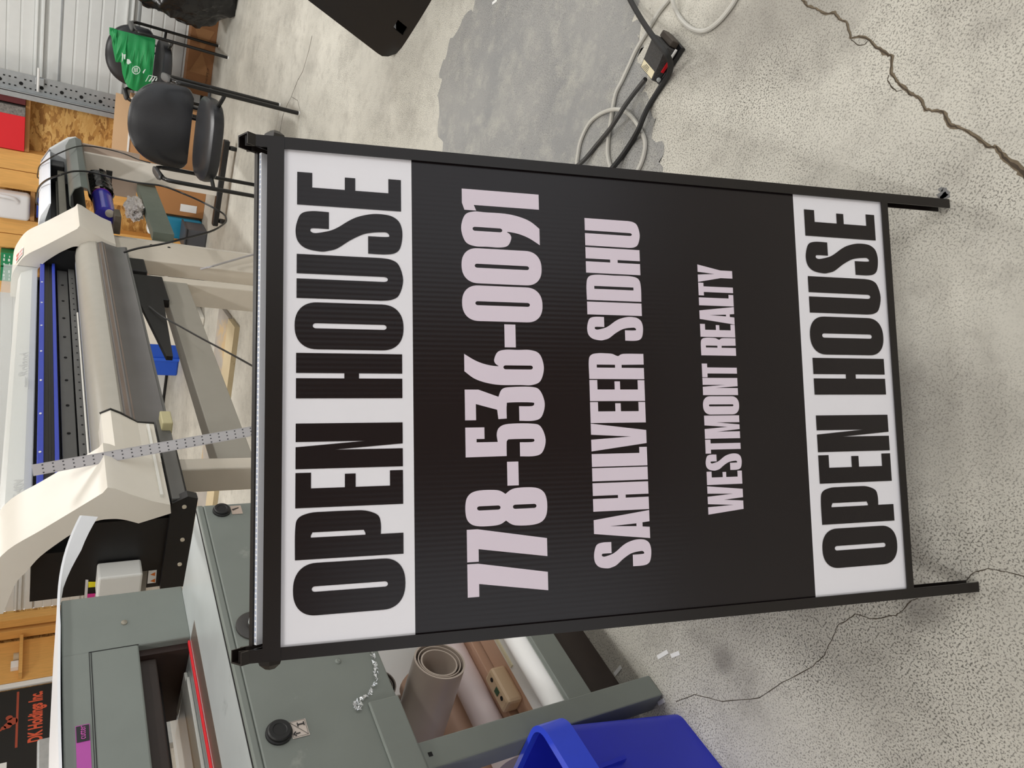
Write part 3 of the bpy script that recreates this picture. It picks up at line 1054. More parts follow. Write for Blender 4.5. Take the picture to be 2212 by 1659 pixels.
for (x, z) in ((-1.607, 1.032), (-1.582, 1.022)):  # bright reflection lines, put into the white of thin rods
    obj('reflection_rod', MB().cyl((x, 2.3, z), (x, 3.55, z), .0042, 10), label_mat('rod_white', 236, 234, 226, .25), prt)
obj('feed_tray', MB().box((-1.60, YA, 1.0), (-1.545, YB, 1.014)), M_blackpl, prt)
plt = MB().strip([(-1.56, 1.022), (-1.535, 1.028), (-1.50, 1.024), (-1.465, 1.005), (-1.448, .975), (-1.445, .945), (-1.452, .935)], (0, 2.1, 0), (1, 0, 0), (0, 0, 1), (0, 1, 0), 2.03, .004)
obj('platen_cover', plt, M_platen, prt, smooth=True)
obj('feed_strip', MB().box((-1.575, 2.2, 1.014), (-1.56, 4.1, 1.03)), label_mat('strip_bluegrey', 160, 164, 176), prt)
apr = MB().strip([(-1.452, .938), (-1.44, .915), (-1.452, .885), (-1.462, .84), (-1.455, .806)], (0, 2.12, 0), (1, 0, 0), (0, 0, 1), (0, 1, 0), 2.0, .004)
obj('apron', apr, M_apron, prt, smooth=True)
obj('apron_band', MB().box((-1.449, 2.3, .905), (-1.438, 4.1, .93)), mat('apron_tan', rgb(112, 98, 88), .4, var=.2, scale=4), prt)
obj('front_lip', MB().box((-1.478, 2.12, .797), (-1.452, 4.12, .806)), M_greyrail, prt)
# take-up bracket under the apron
bk = MB().box((-1.52, 3.50, .655), (-1.475, 3.80, .80), .004)
bk.sweep([(-.0, .0), (.62, .03), (.62, .055), (.0, .115)], (-1.49, 3.5, .685), (0, -1, 0), (0, 0, 1), (1, 0, 0), .02)
obj('take_up_bracket', bk, M_blackpl, prt)
obj('motor_box', MB().box((-1.56, 3.84, .72), (-1.47, 4.02, .80), .006), M_blackpl, prt)
obj('clip', MB().box((-1.458, 2.255, .795), (-1.41, 2.335, .83), .004), label_mat('clip_tan', 186, 178, 138), prt)
obj('tray_strip', MB().box((-1.475, 1.87, .80), (-1.442, 2.33, .842), .003), M_greyrail, prt)
for (a, b) in (((-1.60, 2.10, 0), (-1.50, 2.165, .80)), ((-1.63, 3.80, 0), (-1.50, 3.88, .82)), ((-1.58, 4.08, 0), (-1.495, 4.40, .845))):
    lg = obj('leg', MB().box((a[0], a[1], .03), b, .006), M_beige2, prt)
    obj('foot_plate', MB().box((a[0] - .26, a[1], 0), (b[0] + .06, b[1], .035), .004), M_beige2, lg)
obj('stretcher', MB().box((-1.58, 2.16, .53), (-1.50, 3.81, .655), .004), mat('stretcher_grey', rgb(150, 146, 136), .45, var=.02), prt)
for px, py in ((327, 529), (365, 534)):
    c = at(0, -1.493, px, py)
    obj('cable_hole', MB().cyl(c - V((.003, 0, 0)), c + V((.001, 0, 0)), .008, 12), M_hole, prt)
obj('side_bracket', MB().box((-1.51, 4.49, .80), (-1.40, 4.62, .835), .003), mat('bracket_dark', rgb(84, 76, 66), .5), prt)

# ------------------------------------------------------------------ steel ruler leaning on the printer
T0, P1 = V((-1.402, 1.985, 1.196)), V((-1.322, 2.025, .70))
dr = (P1 - T0).normalized()
Lr = (T0.z - .004) / -dr.z
tgt = at(0, -1.33, 545, 930)
wr = V((.80, .60, 0)).normalized()
wr = (wr - dr * wr.dot(dr)).normalized()
rul = MB()
rul.box((-.0165, 0, -.0006), (.0165, Lr, .0006), 0, frame(T0, wr, dr))
ruler = single('ruler', rul, mat('brushed_steel', rgb(196, 194, 196), .35, .5, var=.03), 'long steel ruler leaning against the front of the wide printer', 'ruler')
rn = dr.cross(wr)
rk = MB()
for k in range(1, 40):
    for off in (-.0115, .0, .0105):
        o = T0 + dr * (k * .0254) + wr * off + rn * .0009
        rk.box((-.0018, -.0022, 0), (.0018, .0022, .0002), 0, frame(o, wr, dr))
    for j in range(8):
        o = T0 + dr * (k * .0254 + j * .0032) + wr * (-.0158) + rn * .0009
        rk.box((0, -.0002, 0), (.0022 if j else .004, .0002, .0002), 0, frame(o, wr, dr))
        o = T0 + dr * (k * .0254 + j * .0032) + wr * (.0158) + rn * .0009
        rk.box((-.0022, -.0002, 0), (0, .0002, .0002), 0, frame(o, wr, dr))
obj('graduation_marking', rk, label_mat('ruler_ink', 60, 60, 64), ruler)

# ------------------------------------------------------------------ paper guillotine
GA = R_(3.3)
GN, GL = V((math.cos(GA), -math.sin(GA), 0)), V((math.sin(GA), math.cos(GA), 0))
G0 = GN * -1.40 + GL * .93
gui = thing('paper_guillotine', 'heavy grey-green paper guillotine on legs beside the sign', 'paper cutter', G0, -GA)
G = Matrix.Identity(4)
for i in range(3):
    G[i][0], G[i][1] = GN[i], GL[i]


def gbox(lo, hi, bev=0.0, mb=None):
    return (mb or MB()).box(lo, hi, bev, G)


def gat(px, py, n):
    """(n, l, z) of the point seen at a pixel on the guillotine's plane N = n."""
    r = ray(px, py)
    p = CAM + r * ((n - CAM.dot(GN)) / r.dot(GN))
    return V((n, p.dot(GL), p.z))


FN, L0, L1, ZT = -1.163, .50, 1.311, .885
obj('table', gbox((-1.80, L0, .862), (FN - .012, L1, ZT), .003), M_steel, gui)
tb = gbox((FN - .018, L0, .606), (FN, L1, ZT - .012), .004)
apron_g = obj('front_apron', tb, M_machine, gui)
obj('edge_trim', gbox((FN - .012, L0, ZT - .012), (FN, L1, ZT + .001), .0025), M_machine, gui)
obj('edge_groove', gbox((FN - .020, L0, ZT - .001), (FN - .013, L1, ZT + .0006)), M_hole, gui)
obj('lower_lip', gbox((FN, L0, .606), (FN + .007, .722, .668), .003), M_machine, apron_g)
obj('side_skirt', gbox((-1.80, L1 - .015, .606), (FN - .018, L1 - .002, .862)), M_machine, gui)
obj('side_skirt', gbox((-1.80, L0 + .002, .606), (FN - .018, L0 + .015, .862)), M_machine, gui)
# torn aluminium along the lip
tn = MB()
tp = [(795, 1395), (806, 1420), (812, 1445), (811, 1470), (803, 1492), (790, 1505), (774, 1513), (765, 1524), (774, 1532), (780, 1520)]
tq = [gat(px, py, FN + .003) for px, py in tp]
for a, b in zip(tq, tq[1:]):
    for j in range(14):
        q = a.lerp(b, j / 14)
        pts = [q + V((random.uniform(0, .004), random.uniform(-.0055, .0055), random.uniform(-.0055, .0055))) for _ in range(3)]
        tn.bm.faces.new([tn.bm.verts.new(G @ p) for p in pts])
obj('torn_edge', tn, mat('bright_aluminium', rgb(225, 228, 230), .25, .6, var=.05), apron_g)
sb = MB()
for px, py in ((730, 1429),):
    c = gat(px, py, FN)
    sb.lathe(G @ c, GN, [(.006, -.002), (.006, .002), (.003, .004), (0, .0035)], 12)
obj('screw', sb, M_machine, apron_g, smooth=True)


M_knob = mat('knob_black', rgb(16, 16, 16), .5)


def knob(c, r, h):
    return MB().lathe(G @ V(c), GN, [(r * 1.12, -.001), (r * 1.12, .004), (r, .005), (r, h * .8), (r * .9, h), (r * .6, h * 1.0), (r * .55, h * .9), (0, h * .9)], 28)


obj('knob', knob((FN, 1.286, .836), .0175, .011), M_knob, gui, smooth=True)
obj('knob', knob((FN, .708, .837), .0205, .012), M_knob, gui, smooth=True)
dl = obj('dial', MB().lathe(G @ V((FN, .945, .832)), GN, [(.034, -.001), (.034, .004), (.030, .006), (.013, .006), (.013, .012), (0, .012)], 28), mat('dial_dark', rgb(70, 68, 66), .5, .4), gui, smooth=True)
obj('key_lock', MB().lathe(G @ V((FN + .011, .945, .832)), GN, [(.012, 0), (.012, .014), (.008, .016), (0, .016)], 20), M_steel, dl, smooth=True)


def glabel(l0, l1, z0, z1, n=FN + .0012):
    return MB().quad(*[G @ V(p) for p in ((n, l0, z0), (n, l1, z0), (n, l1, z1), (n, l0, z1))])


lb = obj('arrow_label', glabel(.690, .723, .787, .817), label_mat('label_cream', 208, 196, 186), gui, recalc=False)
am = MB()


def gline(mb, l0, z0, l1, z1, w, n=FN + .0022):
    d = V((0, l1 - l0, z1 - z0)).normalized()
    s = V((0, -d.z, d.y)) * w / 2
    a, b = V((n, l0, z0)), V((n, l1, z1))
    mb.quad(*[G @ p for p in (a - s, b - s, b + s, a + s)])


gline(am, .692, .789, .7215, .8155, .0008)
for a in ((.692, .789, .7215, .789), (.692, .8155, .7215, .8155), (.692, .789, .692, .8155), (.7215, .789, .7215, .8155)):
    gline(am, *a, .0006)
gline(am, .698, .802, .698, .810, .0022)
gline(am, .694, .809, .698, .814, .0022)
gline(am, .702, .809, .698, .814, .0022)
gline(am, .714, .792, .714, .803, .0026)
gline(am, .710, .792, .718, .792, .002)
gline(am, .710, .803, .718, .803, .002)
obj('arrow_print', am, M_text, lb, recalc=False)
lb = obj('arrow_label', glabel(1.272, 1.301, .791, .815), label_mat('label_cream2', 190, 172, 158), gui, recalc=False)
am = MB()
gline(am, 1.288, .813, 1.293, .797, .0018)
gline(am, 1.293, .797, 1.285, .812, .0018)
obj('arrow_print', am, M_text, lb, recalc=False)
# crown with slot, clamp and blade
CN, CB = -1.436, -1.74
crw = gbox((CB, 1.166, ZT - .002), (CN, 1.326, 1.137), .004)
gbox((CB, L0, .992), (CN, 1.17, 1.137), .004, crw)
crown = obj('crown', crw, M_machine, gui)
gm = gbox((CN, L0, 1.083), (CN + .0006, 1.168, 1.0845))
gbox((CN, L0, 1.0868), (CN + .0006, 1.168, 1.088), 0, gm)
gbox((CN, 1.1665, .992), (CN + .0006, 1.168, 1.0875), 0, gm)
obj('panel_gap', gm, M_hole, crown)
obj('screw', MB().lathe(G @ V((CN, 1.235, 1.016)), GN, [(.0065, -.002), (.0065, .002), (.004, .0035), (0, .0035)], 14), mat('screw_bronze', rgb(150, 144, 130), .4, .5), crown, smooth=True)
obj('clamp_bar', gbox((-1.51, L0, .955), (-1.47, 1.150, .992), .003), M_brown, gui)
obj('clamp_bar', gbox((-1.66, L0, .935), (-1.56, 1.150, .992), .003), mat('iron_black', rgb(36, 30, 27), .6), gui)
obj('blade_plate', gbox((-1.72, L0, ZT + .0005), (-1.505, 1.11, .893), .002).box((-1.66, 1.11, ZT + .0005), (-1.52, 1.135, .893), .002, G), label_mat('blade_white', 226, 226, 218, .3), gui)
obj('slot_side', gbox((-1.72, 1.150, ZT), (CN - .02, 1.166, .99)), mat('rust_iron', rgb(50, 34, 28), .6, var=.15), gui)
obj('cutting_stick', gbox((-1.452, L0, ZT + .0005), (-1.4425, 1.162, .890), .001), M_red, gui)
obj('table_brown', gbox((-1.436, L0, ZT - .0005), (-1.375, 1.16, ZT + .0004)), mat('reflection_steel', rgb(142, 128, 118), .35, .6, var=.1), gui).name = 'table_strip'  # brown reflection of the slot, painted as a strip on the table
stk = obj('maker_label', MB().quad(*[G @ V((CN + .001, l, z)) for l, z in ((.80, 1.092), (.994, 1.0925), (.994, 1.1165), (.80, 1.116))]), label_mat('label_magenta', 176, 74, 160), crown, recalc=False)
obj('label_patch', MB().quad(*[G @ V((CN + .0018, l, z)) for l, z in ((.957, 1.0935), (.992, 1.0935), (.992, 1.1155), (.957, 1.115))]), M_blackpl, stk, recalc=False)
tm = MB().mesh(text_mesh('cutter', .0165, 'RIGHT', .72), frame(G @ V((CN + .0026, .991, 1.1)), GL, (0, 0, 1)))
obj('label_lettering', tm, label_mat('label_pink', 206, 90, 180), stk, recalc=False)
# stand: legs, shelf, dark panel
for (n0, n1) in ((FN - .058, FN), (-1.78, -1.722)):
    for (l0, l1) in ((.568, .622), (1.235, 1.289)):
        lg = obj('leg', gbox((n0, l0, 0), (n1, l1, .62), .003), M_machine, gui)
        if n1 == FN and l0 < 1:
            obj('cable_hole', gbox((FN, .590, .585), (FN + .0008, .598, .593)), M_hole, lg)
sh = gbox((-1.75, .60, .186), (FN - .058, 1.25, .198))
gbox((FN - .012, .62, .177), (FN - .002, 1.24, .242), .002, sh)
gbox((FN - .017, .62, .232), (FN - .012, 1.24, .2415), .001, sh)
shelf = obj('lower_shelf', sh, M_machine, gui)
obj('dark_panel', gbox((-1.27, .60, .002), (-1.26, 1.25, .186)), M_brown, gui)  # dark brown upright panel set back under the shelf
obj('rear_panel', gbox((-1.72, .60, .198), (-1.71, 1.25, .606)), mat('kraft_panel', rgb(172, 142, 124), .6, var=.06, scale=6), gui)

# stock lying on the guillotine's lower shelf
ZS = .1985
a, b = G @ V((-1.215, .630, ZS + .034)), G @ V((-1.215, 1.22, ZS + .034))
roll = thing('vinyl_roll', 'white vinyl roll lying along the front edge of the guillotine shelf', 'roll', (a + b) / 2 - V((0, 0, .034)))
obj('sheet', MB().cyl(a, b, .0335, 28), M_paper, roll, smooth=True)
obj('core', MB().cyl(a - GL * .001, a + GL * .002, .026, 20), mat('core_dark', rgb(70, 74, 80), .6), roll)
single('foam_board', gbox((-1.295, .63, ZS), (-1.254, 1.22, ZS + .042), .002), M_paper, 'flat white foam board between the front vinyl roll and the beige module', 'board')
single('wood_strip', gbox((-1.286, .80, ZS + .0422), (-1.276, 1.20, ZS + .046)), label_mat('pale_wood', 232, 222, 190), 'thin pale wood strip on top of the flat white foam board', 'strip')
single('brown_board', gbox((-1.365, .63, ZS), (-1.30, 1.22, ZS + .03), .002), M_kraft, 'tan cardboard length lying under the beige plastic module', 'board')
single('foam_tube', MB().cyl(G @ V((-1.415, .64, ZS + .085)), G @ V((-1.415, 1.23, ZS + .085)), .036, 28), mat('foam_white', rgb(226, 210, 208), .5, var=.02), 'pale pinkish foam tube behind the beige plastic module', 'tube', smooth=True)
single('tube_rest', gbox((-1.46, .63, ZS), (-1.372, 1.22, ZS + .0495), .002), M_kraft, 'tan cardboard box lying under the pale foam tube', 'box')
single('kraft_roll', MB().cyl(G @ V((-1.56, .63, ZS + .09)), G @ V((-1.56, 1.0, ZS + .09)), .088, 32), M_kraft, 'thick kraft paper roll at the back of the guillotine shelf', 'roll', smooth=True)
single('white_board', gbox((-1.695, 1.03, ZS), (-1.655, 1.24, .60), .003), M_paper, 'white board standing upright at the far back of the guillotine shelf', 'board')
def open_roll(name, label, c0, c1, r, material):
    t = thing(name, label, 'roll', (c0 + c1) / 2 - V((0, 0, r)))
    d = (c1 - c0).normalized()
    ln = (c1 - c0).length
    mb = MB().lathe(c0, d, [(r * .93, .0), (r, .0), (r, ln), (r * .93, ln), (r * .93, 0)], 36)
    obj('outer_wrap', mb, material, t, smooth=True)
    u = d.orthogonal().normalized()
    mb = MB().lathe(c0 + d * .006 + V((0, 0, -.0)), d, [(r * .66, 0), (r * .72, 0), (r * .72, ln * .95), (r * .66, ln * .95), (r * .66, 0)], 32)
    obj('inner_wrap', mb, material, t, smooth=True)
    mb = MB().lathe(c0 + d * .003, d, [(r * .80, 0), (r * .84, 0), (r * .84, ln * .95), (r * .80, ln * .95), (r * .80, 0)], 32)
    obj('middle_wrap', mb, material, t, smooth=True)
    return t


open_roll('film_roll', 'open grey film roll pointing out of the guillotine stand', G @ V((-1.26, .845, .425)), G @ V((-1.69, .765, .445)), .060, M_greyroll)
open_roll('film_roll', 'small film roll with dark end behind the open grey film roll', G @ V((-1.36, .885, .535)), G @ V((-1.69, .865, .535)), .042, mat('film_dark', rgb(116, 106, 98), .4))
for (l0, l1, lab_) in ((.735, .835, 'beige plastic module with green chip on the guillotine shelf'), (.635, .70, 'second beige plastic module half hidden by the guillotine leg')):
    md = thing('plastic_module', lab_, 'module', G @ V((-1.33, (l0 + l1) / 2, ZS + .0302)), 0)
    obj('case', gbox((-1.362, l0, ZS + .0302), (-1.318, l1, ZS + .075), .008), label_mat('module_beige', 214, 186, 152), md)
    lm = (l0 + l1) / 2
    obj('green_chip', gbox((-1.346, lm - .012, ZS + .075), (-1.330, lm + .004, ZS + .0762)), label_mat('chip_green', 44, 84, 56), md)
    for dl_ in (-.026, .026):
        c = G @ V((-1.334, lm + dl_, ZS + .075))
        obj('round_socket', MB().cyl(c - V((0, 0, .002)), c + V((0, 0, .001)), .0055, 12), M_hole, md)
# white corrugated sheet lying on the crown
fn_ = lambda u, v: G @ V((-1.428 - .42 * v * (1 - .98 * min(1, max(0, u - .70) * 12)), .42 + u * 1.18, 1.1385 + .002 * abs(math.sin(u * 9)) - (max(0, u - .74) ** 2) * .75 - .26 * v * min(1, max(0, u - .77) * 8) * (.09 + (max(0, u - .74) ** 2) * .75)))
sheet = MB().grid(fn_, 40, 6)
sheet.grid(lambda u, v: V(fn_(u, v)) + V((0, 0, .005)), 40, 6)
for u0, v0, du, dv, n in ((0, 0, 1, 0, 40), (0, 1, 1, 0, 40), (0, 0, 0, 1, 6), (1, 0, 0, 1, 6)):
    for i in range(n):
        a_, b_ = fn_(u0 + du * i / n, v0 + dv * i / n), fn_(u0 + du * (i + 1) / n, v0 + dv * (i + 1) / n)
        sheet.quad(a_, b_, b_ + V((0, 0, .005)), a_ + V((0, 0, .005)))
single('plastic_sheet', sheet, M_coro, 'white plastic sheet overhanging the top of the guillotine', 'sheet')

# ------------------------------------------------------------------ blue recycling box
bx = thing('recycling_box', 'deep blue plastic recycling box on the floor by the guillotine leg', 'box', (-1.32, .43, 0))
M_bin = mat('blue_plastic', rgb(30, 44, 190), .38, var=.02)
b0, b1 = (-1.50, .29, -1.125, .593), (-1.53, .25, -1.078, .628)


def taper(z0, z1, r0, r1, inset=0.0):
    out = []
    for z, (x0, y0, x1, y1) in ((z0, r0), (z1, r1)):
        i = inset
        out.append([(x, y, z) for x, y in rr(x0 + i, y0 + i, x1 - i, y1 - i, .03, .03, 5)])
    return out


tb = MB()
A, B = taper(0, .37, b0, b1)
A2, B2 = taper(.005, .37, b0, b1, .004)
va, vb, va2, vb2 = [[tb.bm.verts.new(p) for p in q] for q in (A, B, A2, B2)]
n = len(va)
for i in range(n):
    j = (i + 1) % n
    tb.bm.faces.new((va[i], va[j], vb[j], vb[i]))
    tb.bm.faces.new((vb[i], vb[j], vb2[j], vb2[i]))
    tb.bm.faces.new((vb2[i], vb2[j], va2[j], va2[i]))
tb.bm.faces.new(va[::-1])
tb.bm.faces.new(va2)
obj('tub', tb, M_bin, bx, smooth=True)
rim = MB()
ro = rr(b1[0] - .012, b1[1] - .012, b1[2] + .012, b1[3] + .006, .04, .04, 6)
ri = rr(b1[0] + .003, b1[1] + .003, b1[2] - .003, b1[3] - .003, .028, .028, 6)
n = len(ro)
v0 = [rim.bm.verts.new((x, y, .325)) for x, y in ro]
v1 = [rim.bm.verts.new((x, y, .385)) for x, y in ro]
v2 = [rim.bm.verts.new((x, y, .385)) for x, y in ri]
v3 = [rim.bm.verts.new((x, y, .325)) for x, y in ri]
for i in range(n):
    j = (i + 1) % n
    for p, q in ((v0, v1), (v1, v2), (v2, v3), (v3, v0)):
        rim.bm.faces.new((p[i], p[j], q[j], q[i]))
obj('rim', rim, mat('blue_rim', rgb(52, 78, 226), .34), bx, smooth=True)
for y in (.33, .42, .51):
    obj('rib', MB().box((-1.118, y, .24), (-1.084, y + .008, .326)), M_bin, bx)
single('paper_sheet', MB().box((-1.30, .35, .006), (-1.14, .52, .012)), M_paper, 'white paper at the bottom of the blue recycling box', 'paper')

# ------------------------------------------------------------------ chairs
def rounded_pad(fx, fy, fz, pw=.55, n=28, mth=14, sq=.8):
    """Superellipsoid cushion of half sizes fx, fy, fz."""
    mb = MB()
    rings = []
    sg = lambda v, e: math.copysign(abs(v) ** e, v)
    for j in range(mth + 1):
        ph = -math.pi / 2 + math.pi * j / mth
        ring = []
        for i in range(n):
            th = 2 * math.pi * i / n
            ring.append(V((fx * sg(math.cos(ph), pw) * sg(math.cos(th), sq), fy * sg(math.cos(ph), pw) * sg(math.sin(th), sq), fz * sg(math.sin(ph), pw))))
        rings.append(ring)
    vs = [[mb.bm.verts.new(p) for p in r] for r in rings]
    for A, B in zip(vs, vs[1:]):
        for k in range(n):
            mb.bm.faces.new((A[k], A[(k + 1) % n], B[(k + 1) % n], B[k]))
    bmesh.ops.remove_doubles(mb.bm, verts=mb.bm.verts[:], dist=1e-5)
    return mb


def make_chair(label, loc, rz):
    t = thing('armchair', label, 'chair', loc, rz, 'black vinyl armchairs')
    seat = rounded_pad(.228, .215, .043, .45, 36, 12, .62)
    for v in seat.bm.verts:
        v.co = V((v.co.x - .018, v.co.y - .01, v.co.z + .428 - .018 * (v.co.y < -.1) * min(1, (-v.co.y - .1) * 8)))
    obj('seat', seat, M_vinyl, t, local=True, smooth=True)
    back = rounded_pad(.234, .190, .034, .5, 48, 12, .88)
    Mb = Matrix.Translation((-.018, .235, .612)) @ Matrix.Rotation(R_(82), 4, 'X')
    for v in back.bm.verts:
        x, y = v.co.x, v.co.y
        if y < 0:                                              # squarer and shallower below the widest line
            k = (abs(y) / .19)
            x = math.copysign(min(.234, abs(x) * (1 + .30 * k)), x)
            y = -.135 * min(1, k * 1.25) ** 1.0
        else:
            x *= 1 - .05 * (y / .19)
        v.co = Mb @ V((x, y, v.co.z - 1.0 * x ** 2))
    obj('backrest', back, M_vinyl, t, local=True, smooth=True)
    for s in (-1, 1):
        x = .252 * s
        pts = smooth_line([(x, -.215, 0), (x, -.215, .3), (x, -.215, .585), (x, -.185, .64), (x, -.12, .648), (x, .10, .648), (x, .18, .63), (x, .205, .57), (x, .21, .3), (x, .215, 0)], 6)
        lg = obj('leg', MB().tube(pts, .0115, 10), M_tube, t, local=True, smooth=True)
        for y in (-.215, .215):
            obj('glide', MB().cyl((x, y, 0), (x, y, .008), .012, 10), M_paper, lg, local=True)
        pad = rounded_pad(.022, .15, .012, .6, 20, 8, .7)
        for v in pad.bm.verts:
            v.co += V((x, -.03, .664))
        obj('arm_pad', pad, M_armpad, t, local=True, smooth=True)
        obj('seat_bracket', MB().tube([(x, -.215, .40), (x * .9, -.20, .405), (x * .72, -.16, .415)], .011, 8), M_tube, t, local=True)
        obj('seat_bracket', MB().tube([(x, .21, .40), (x * .7, .16, .41)], .010, 8), M_tube, t, local=True)
    for x in (.055, .115):
        obj('back_bar', MB().tube(smooth_line([(x, .12, .41), (x, .22, .43), (x, .252, .50), (x, .262, .64)], 5), .0085, 8), M_tube, t, local=True, smooth=True)
    return t


def copy_tree(o, parent=None):
    c = o.copy()
    COL.objects.link(c)
    if parent is not None:
        c.parent = parent
    for ch in [q for q in bpy.data.objects if q.parent == o]:
        copy_tree(ch, c)
    return c


ch1 = make_chair('black vinyl armchair with metal legs nearest the sign', (-.824, 4.383, 0), R_(5))
ch2 = copy_tree(ch1)
ch2.location = (-.795, 6.545, 0)
ch2.rotation_euler = (0, 0, R_(-4))
ch2['label'] = 'black vinyl armchair against the garage door holding the green bag'

# green bag slumped over the far chair
bagM = mat('green_fabric', rgb(18, 140, 74), .5, var=.08, scale=14, bump=.3, bscale=9)
bag = thing('carrier_bag', 'green shiny carrier bag with white print slumped on the far armchair', 'bag', (-.78, 6.40, .50))
bo = [(120, 290), (180, 300), (250, 330), (420, 370), (560, 410), (700, 440), (820, 465), (900, 500), (935, 620), (935, 800), (930, 960), (930, 1080), (860, 1150), (760, 1200), (700, 1230), (600, 1290), (560, 1310), (500, 1290), (420, 1245), (370, 1160), (330, 1030), (315, 900), (310, 860), (290, 840), (250, 850), (220, 840), (195, 720), (165, 560), (150, 430), (122, 400)]
bp_ = [at(1, 6.335, 220 + x * .13562, 20 + y * .13562) for x, y in bo]
me = flat_mesh([[(p.x, p.z) for p in bp_]])
bb = bmesh.new()
bb.from_mesh(me)
bmesh.ops.subdivide_edges(bb, edges=bb.edges[:], cuts=3, use_grid_fill=True)
cx_, cz_ = sum(p.x for p in bp_) / len(bp_), sum(p.z for p in bp_) / len(bp_)
edge = {v.index for v in bb.verts if v.is_boundary}
front = {}
mbg = MB()
bb.verts.ensure_lookup_table()
for sgn in (1, -1):
    idx = {}
    for v in bb.verts:
        d = 0 if v.is_boundary else 1
        r = ((v.co.x - cx_) / .22) ** 2 + ((v.co.y - cz_) / .2) ** 2
        puff = d * (.012 + .045 * max(0, 1 - r)) + d * .012 * math.sin(v.co.x * 60 + v.co.y * 45) * math.cos(v.co.y * 70 - v.co.x * 20)
        idx[v.index] = mbg.bm.verts.new((v.co.x, 6.345 - sgn * puff * (1 if sgn > 0 else .6), max(v.co.y, .512)))
    for f in bb.faces:
        mbg.bm.faces.new([idx[v.index] for v in (f.verts if sgn > 0 else reversed(f.verts))])
bb.free()
bmesh.ops.remove_doubles(mbg.bm, verts=mbg.bm.verts[:], dist=1e-5)
obj('bag_body', mbg, bagM, bag, smooth=True)
prn = MB()


def bagp(x, y, d=.0):
    return at(1, 6.262 - d, 220 + x * .13562, 20 + y * .13562)


def bag_poly(pts):
    prn.bm.faces.new([prn.bm.verts.new(bagp(*p)) for p in pts])


for k in range(14):
    a0, a1 = 2 * math.pi * k / 14, 2 * math.pi * (k + 1) / 14
    bag_poly([(545 + 68 * math.cos(a0), 970 + 68 * math.sin(a0)), (545 + 68 * math.cos(a1), 970 + 68 * math.sin(a1)), (545 + 56 * math.cos(a1), 970 + 56 * math.sin(a1)), (545 + 56 * math.cos(a0), 970 + 56 * math.sin(a0))])
for k in range(3):
    bag_poly([(515 + k * 24, 930), (527 + k * 24, 935), (520 + k * 24, 1010), (508 + k * 24, 1000)])
for q in ([(320, 690), (345, 720), (335, 800), (320, 850)], [(350, 720), (380, 715), (372, 800), (352, 790)], [(400, 790), (440, 800), (470, 850), (420, 880), (395, 860)], [(650, 1000), (690, 950), (698, 960), (662, 1025)], [(690, 1150), (750, 1045), (760, 1048), (705, 1150)], [(750, 1045), (880, 1075), (878, 1085), (752, 1055)], [(740, 1150), (800, 1070), (815, 1074), (765, 1150)], [(790, 1150), (840, 1078), (855, 1082), (815, 1150)], [(845, 1140), (875, 1090), (885, 1095), (870, 1140)]):
    bag_poly(q)
obj('bag_print', prn, label_mat('bag_white', 214, 226, 220), bag, recalc=False)

# ------------------------------------------------------------------ vinyl plotter behind the printer
plo = thing('vinyl_plotter', 'slim vinyl cutting plotter on its own stand beyond the wide printer', 'plotter', (-1.42, 5.15, 0))
PA, PB = 4.525, 5.72
obj('cover', MB().sweep([(-1.64, 1.12), (-1.64, 1.195), (-1.53, 1.196), (-1.475, 1.186), (-1.40, 1.150), (-1.395, 1.142), (-1.45, 1.155), (-1.50, 1.166)], (0, PA, 0), (1, 0, 0), (0, 0, 1), (0, 1, 0), PB - PA), label_mat('cover_white', 222, 228, 236), plo)
ec = MB().sweep([(-1.64, .96), (-1.64, 1.197), (-1.53, 1.199), (-1.475, 1.189), (-1.385, 1.145), (-1.29, 1.045), (-1.275, 1.0), (-1.30, .965)], (0, PB - .03, 0), (1, 0, 0), (0, 0, 1), (0, 1, 0), .05)
obj('end_cap', ec, label_mat('cap_white', 210, 212, 212), plo)
obj('end_strip', MB().sweep([(-1.475, 1.1905), (-1.384, 1.1465), (-1.384, 1.140), (-1.475, 1.184)], (0, PB - .034, 0), (1, 0, 0), (0, 0, 1), (0, 1, 0), .02), mat('strip_dark', rgb(110, 112, 116), .4), plo)
obj('bed', MB().box((-1.64, PA, .97), (-1.42, PB - .03, 1.03)), M_blackpl, plo)
obj('inner_wall', MB().box((-1.63, PA, 1.03), (-1.60, PB - .03, 1.15)), M_blackpl, plo)
obj('grit_rail', MB().box((-1.60, PA, 1.06), (-1.47, PB - .2, 1.10), .003).box((-1.56, PA, 1.10), (-1.545, PB - .2, 1.106)), mat('rail_olive', rgb(140, 136, 122), .45, .3), plo)
obj('carriage', MB().box((-1.56, PB - .20, 1.06), (-1.44, PB - .06, 1.135), .006), M_blackpl, plo)
fcov = MB().strip([(-1.42, 1.03), (-1.39, 1.05), (-1.34, 1.052), (-1.295, 1.035), (-1.275, 1.005), (-1.28, .975), (-1.31, .962)], (0, PA, 0), (1, 0, 0), (0, 0, 1), (0, 1, 0), PB - PA - .03, .005)
obj('front_cover', fcov, mat('cover_grey', rgb(96, 102, 98), .4, var=.03), plo, smooth=True)
obj('leg', MB().box((-1.47, 5.57, .085), (-1.33, 5.63, .98), .004), label_mat('leg_white', 222, 216, 206), plo)
ft = obj('foot', MB().box((-1.70, 5.555, .055), (-1.05, 5.61, .095), .006), M_blackpl, plo)
for x in (-1.10, -1.66):
    obj('caster', MB().cyl((x - .012, 5.582, .0275), (x + .012, 5.582, .0275), .0275, 18), M_rubber, ft, smooth=True)
obj('leg', MB().box((-1.60, 4.53, 0), (-1.54, 4.56, .98), .004), label_mat('leg_white', 222, 216, 206), plo)
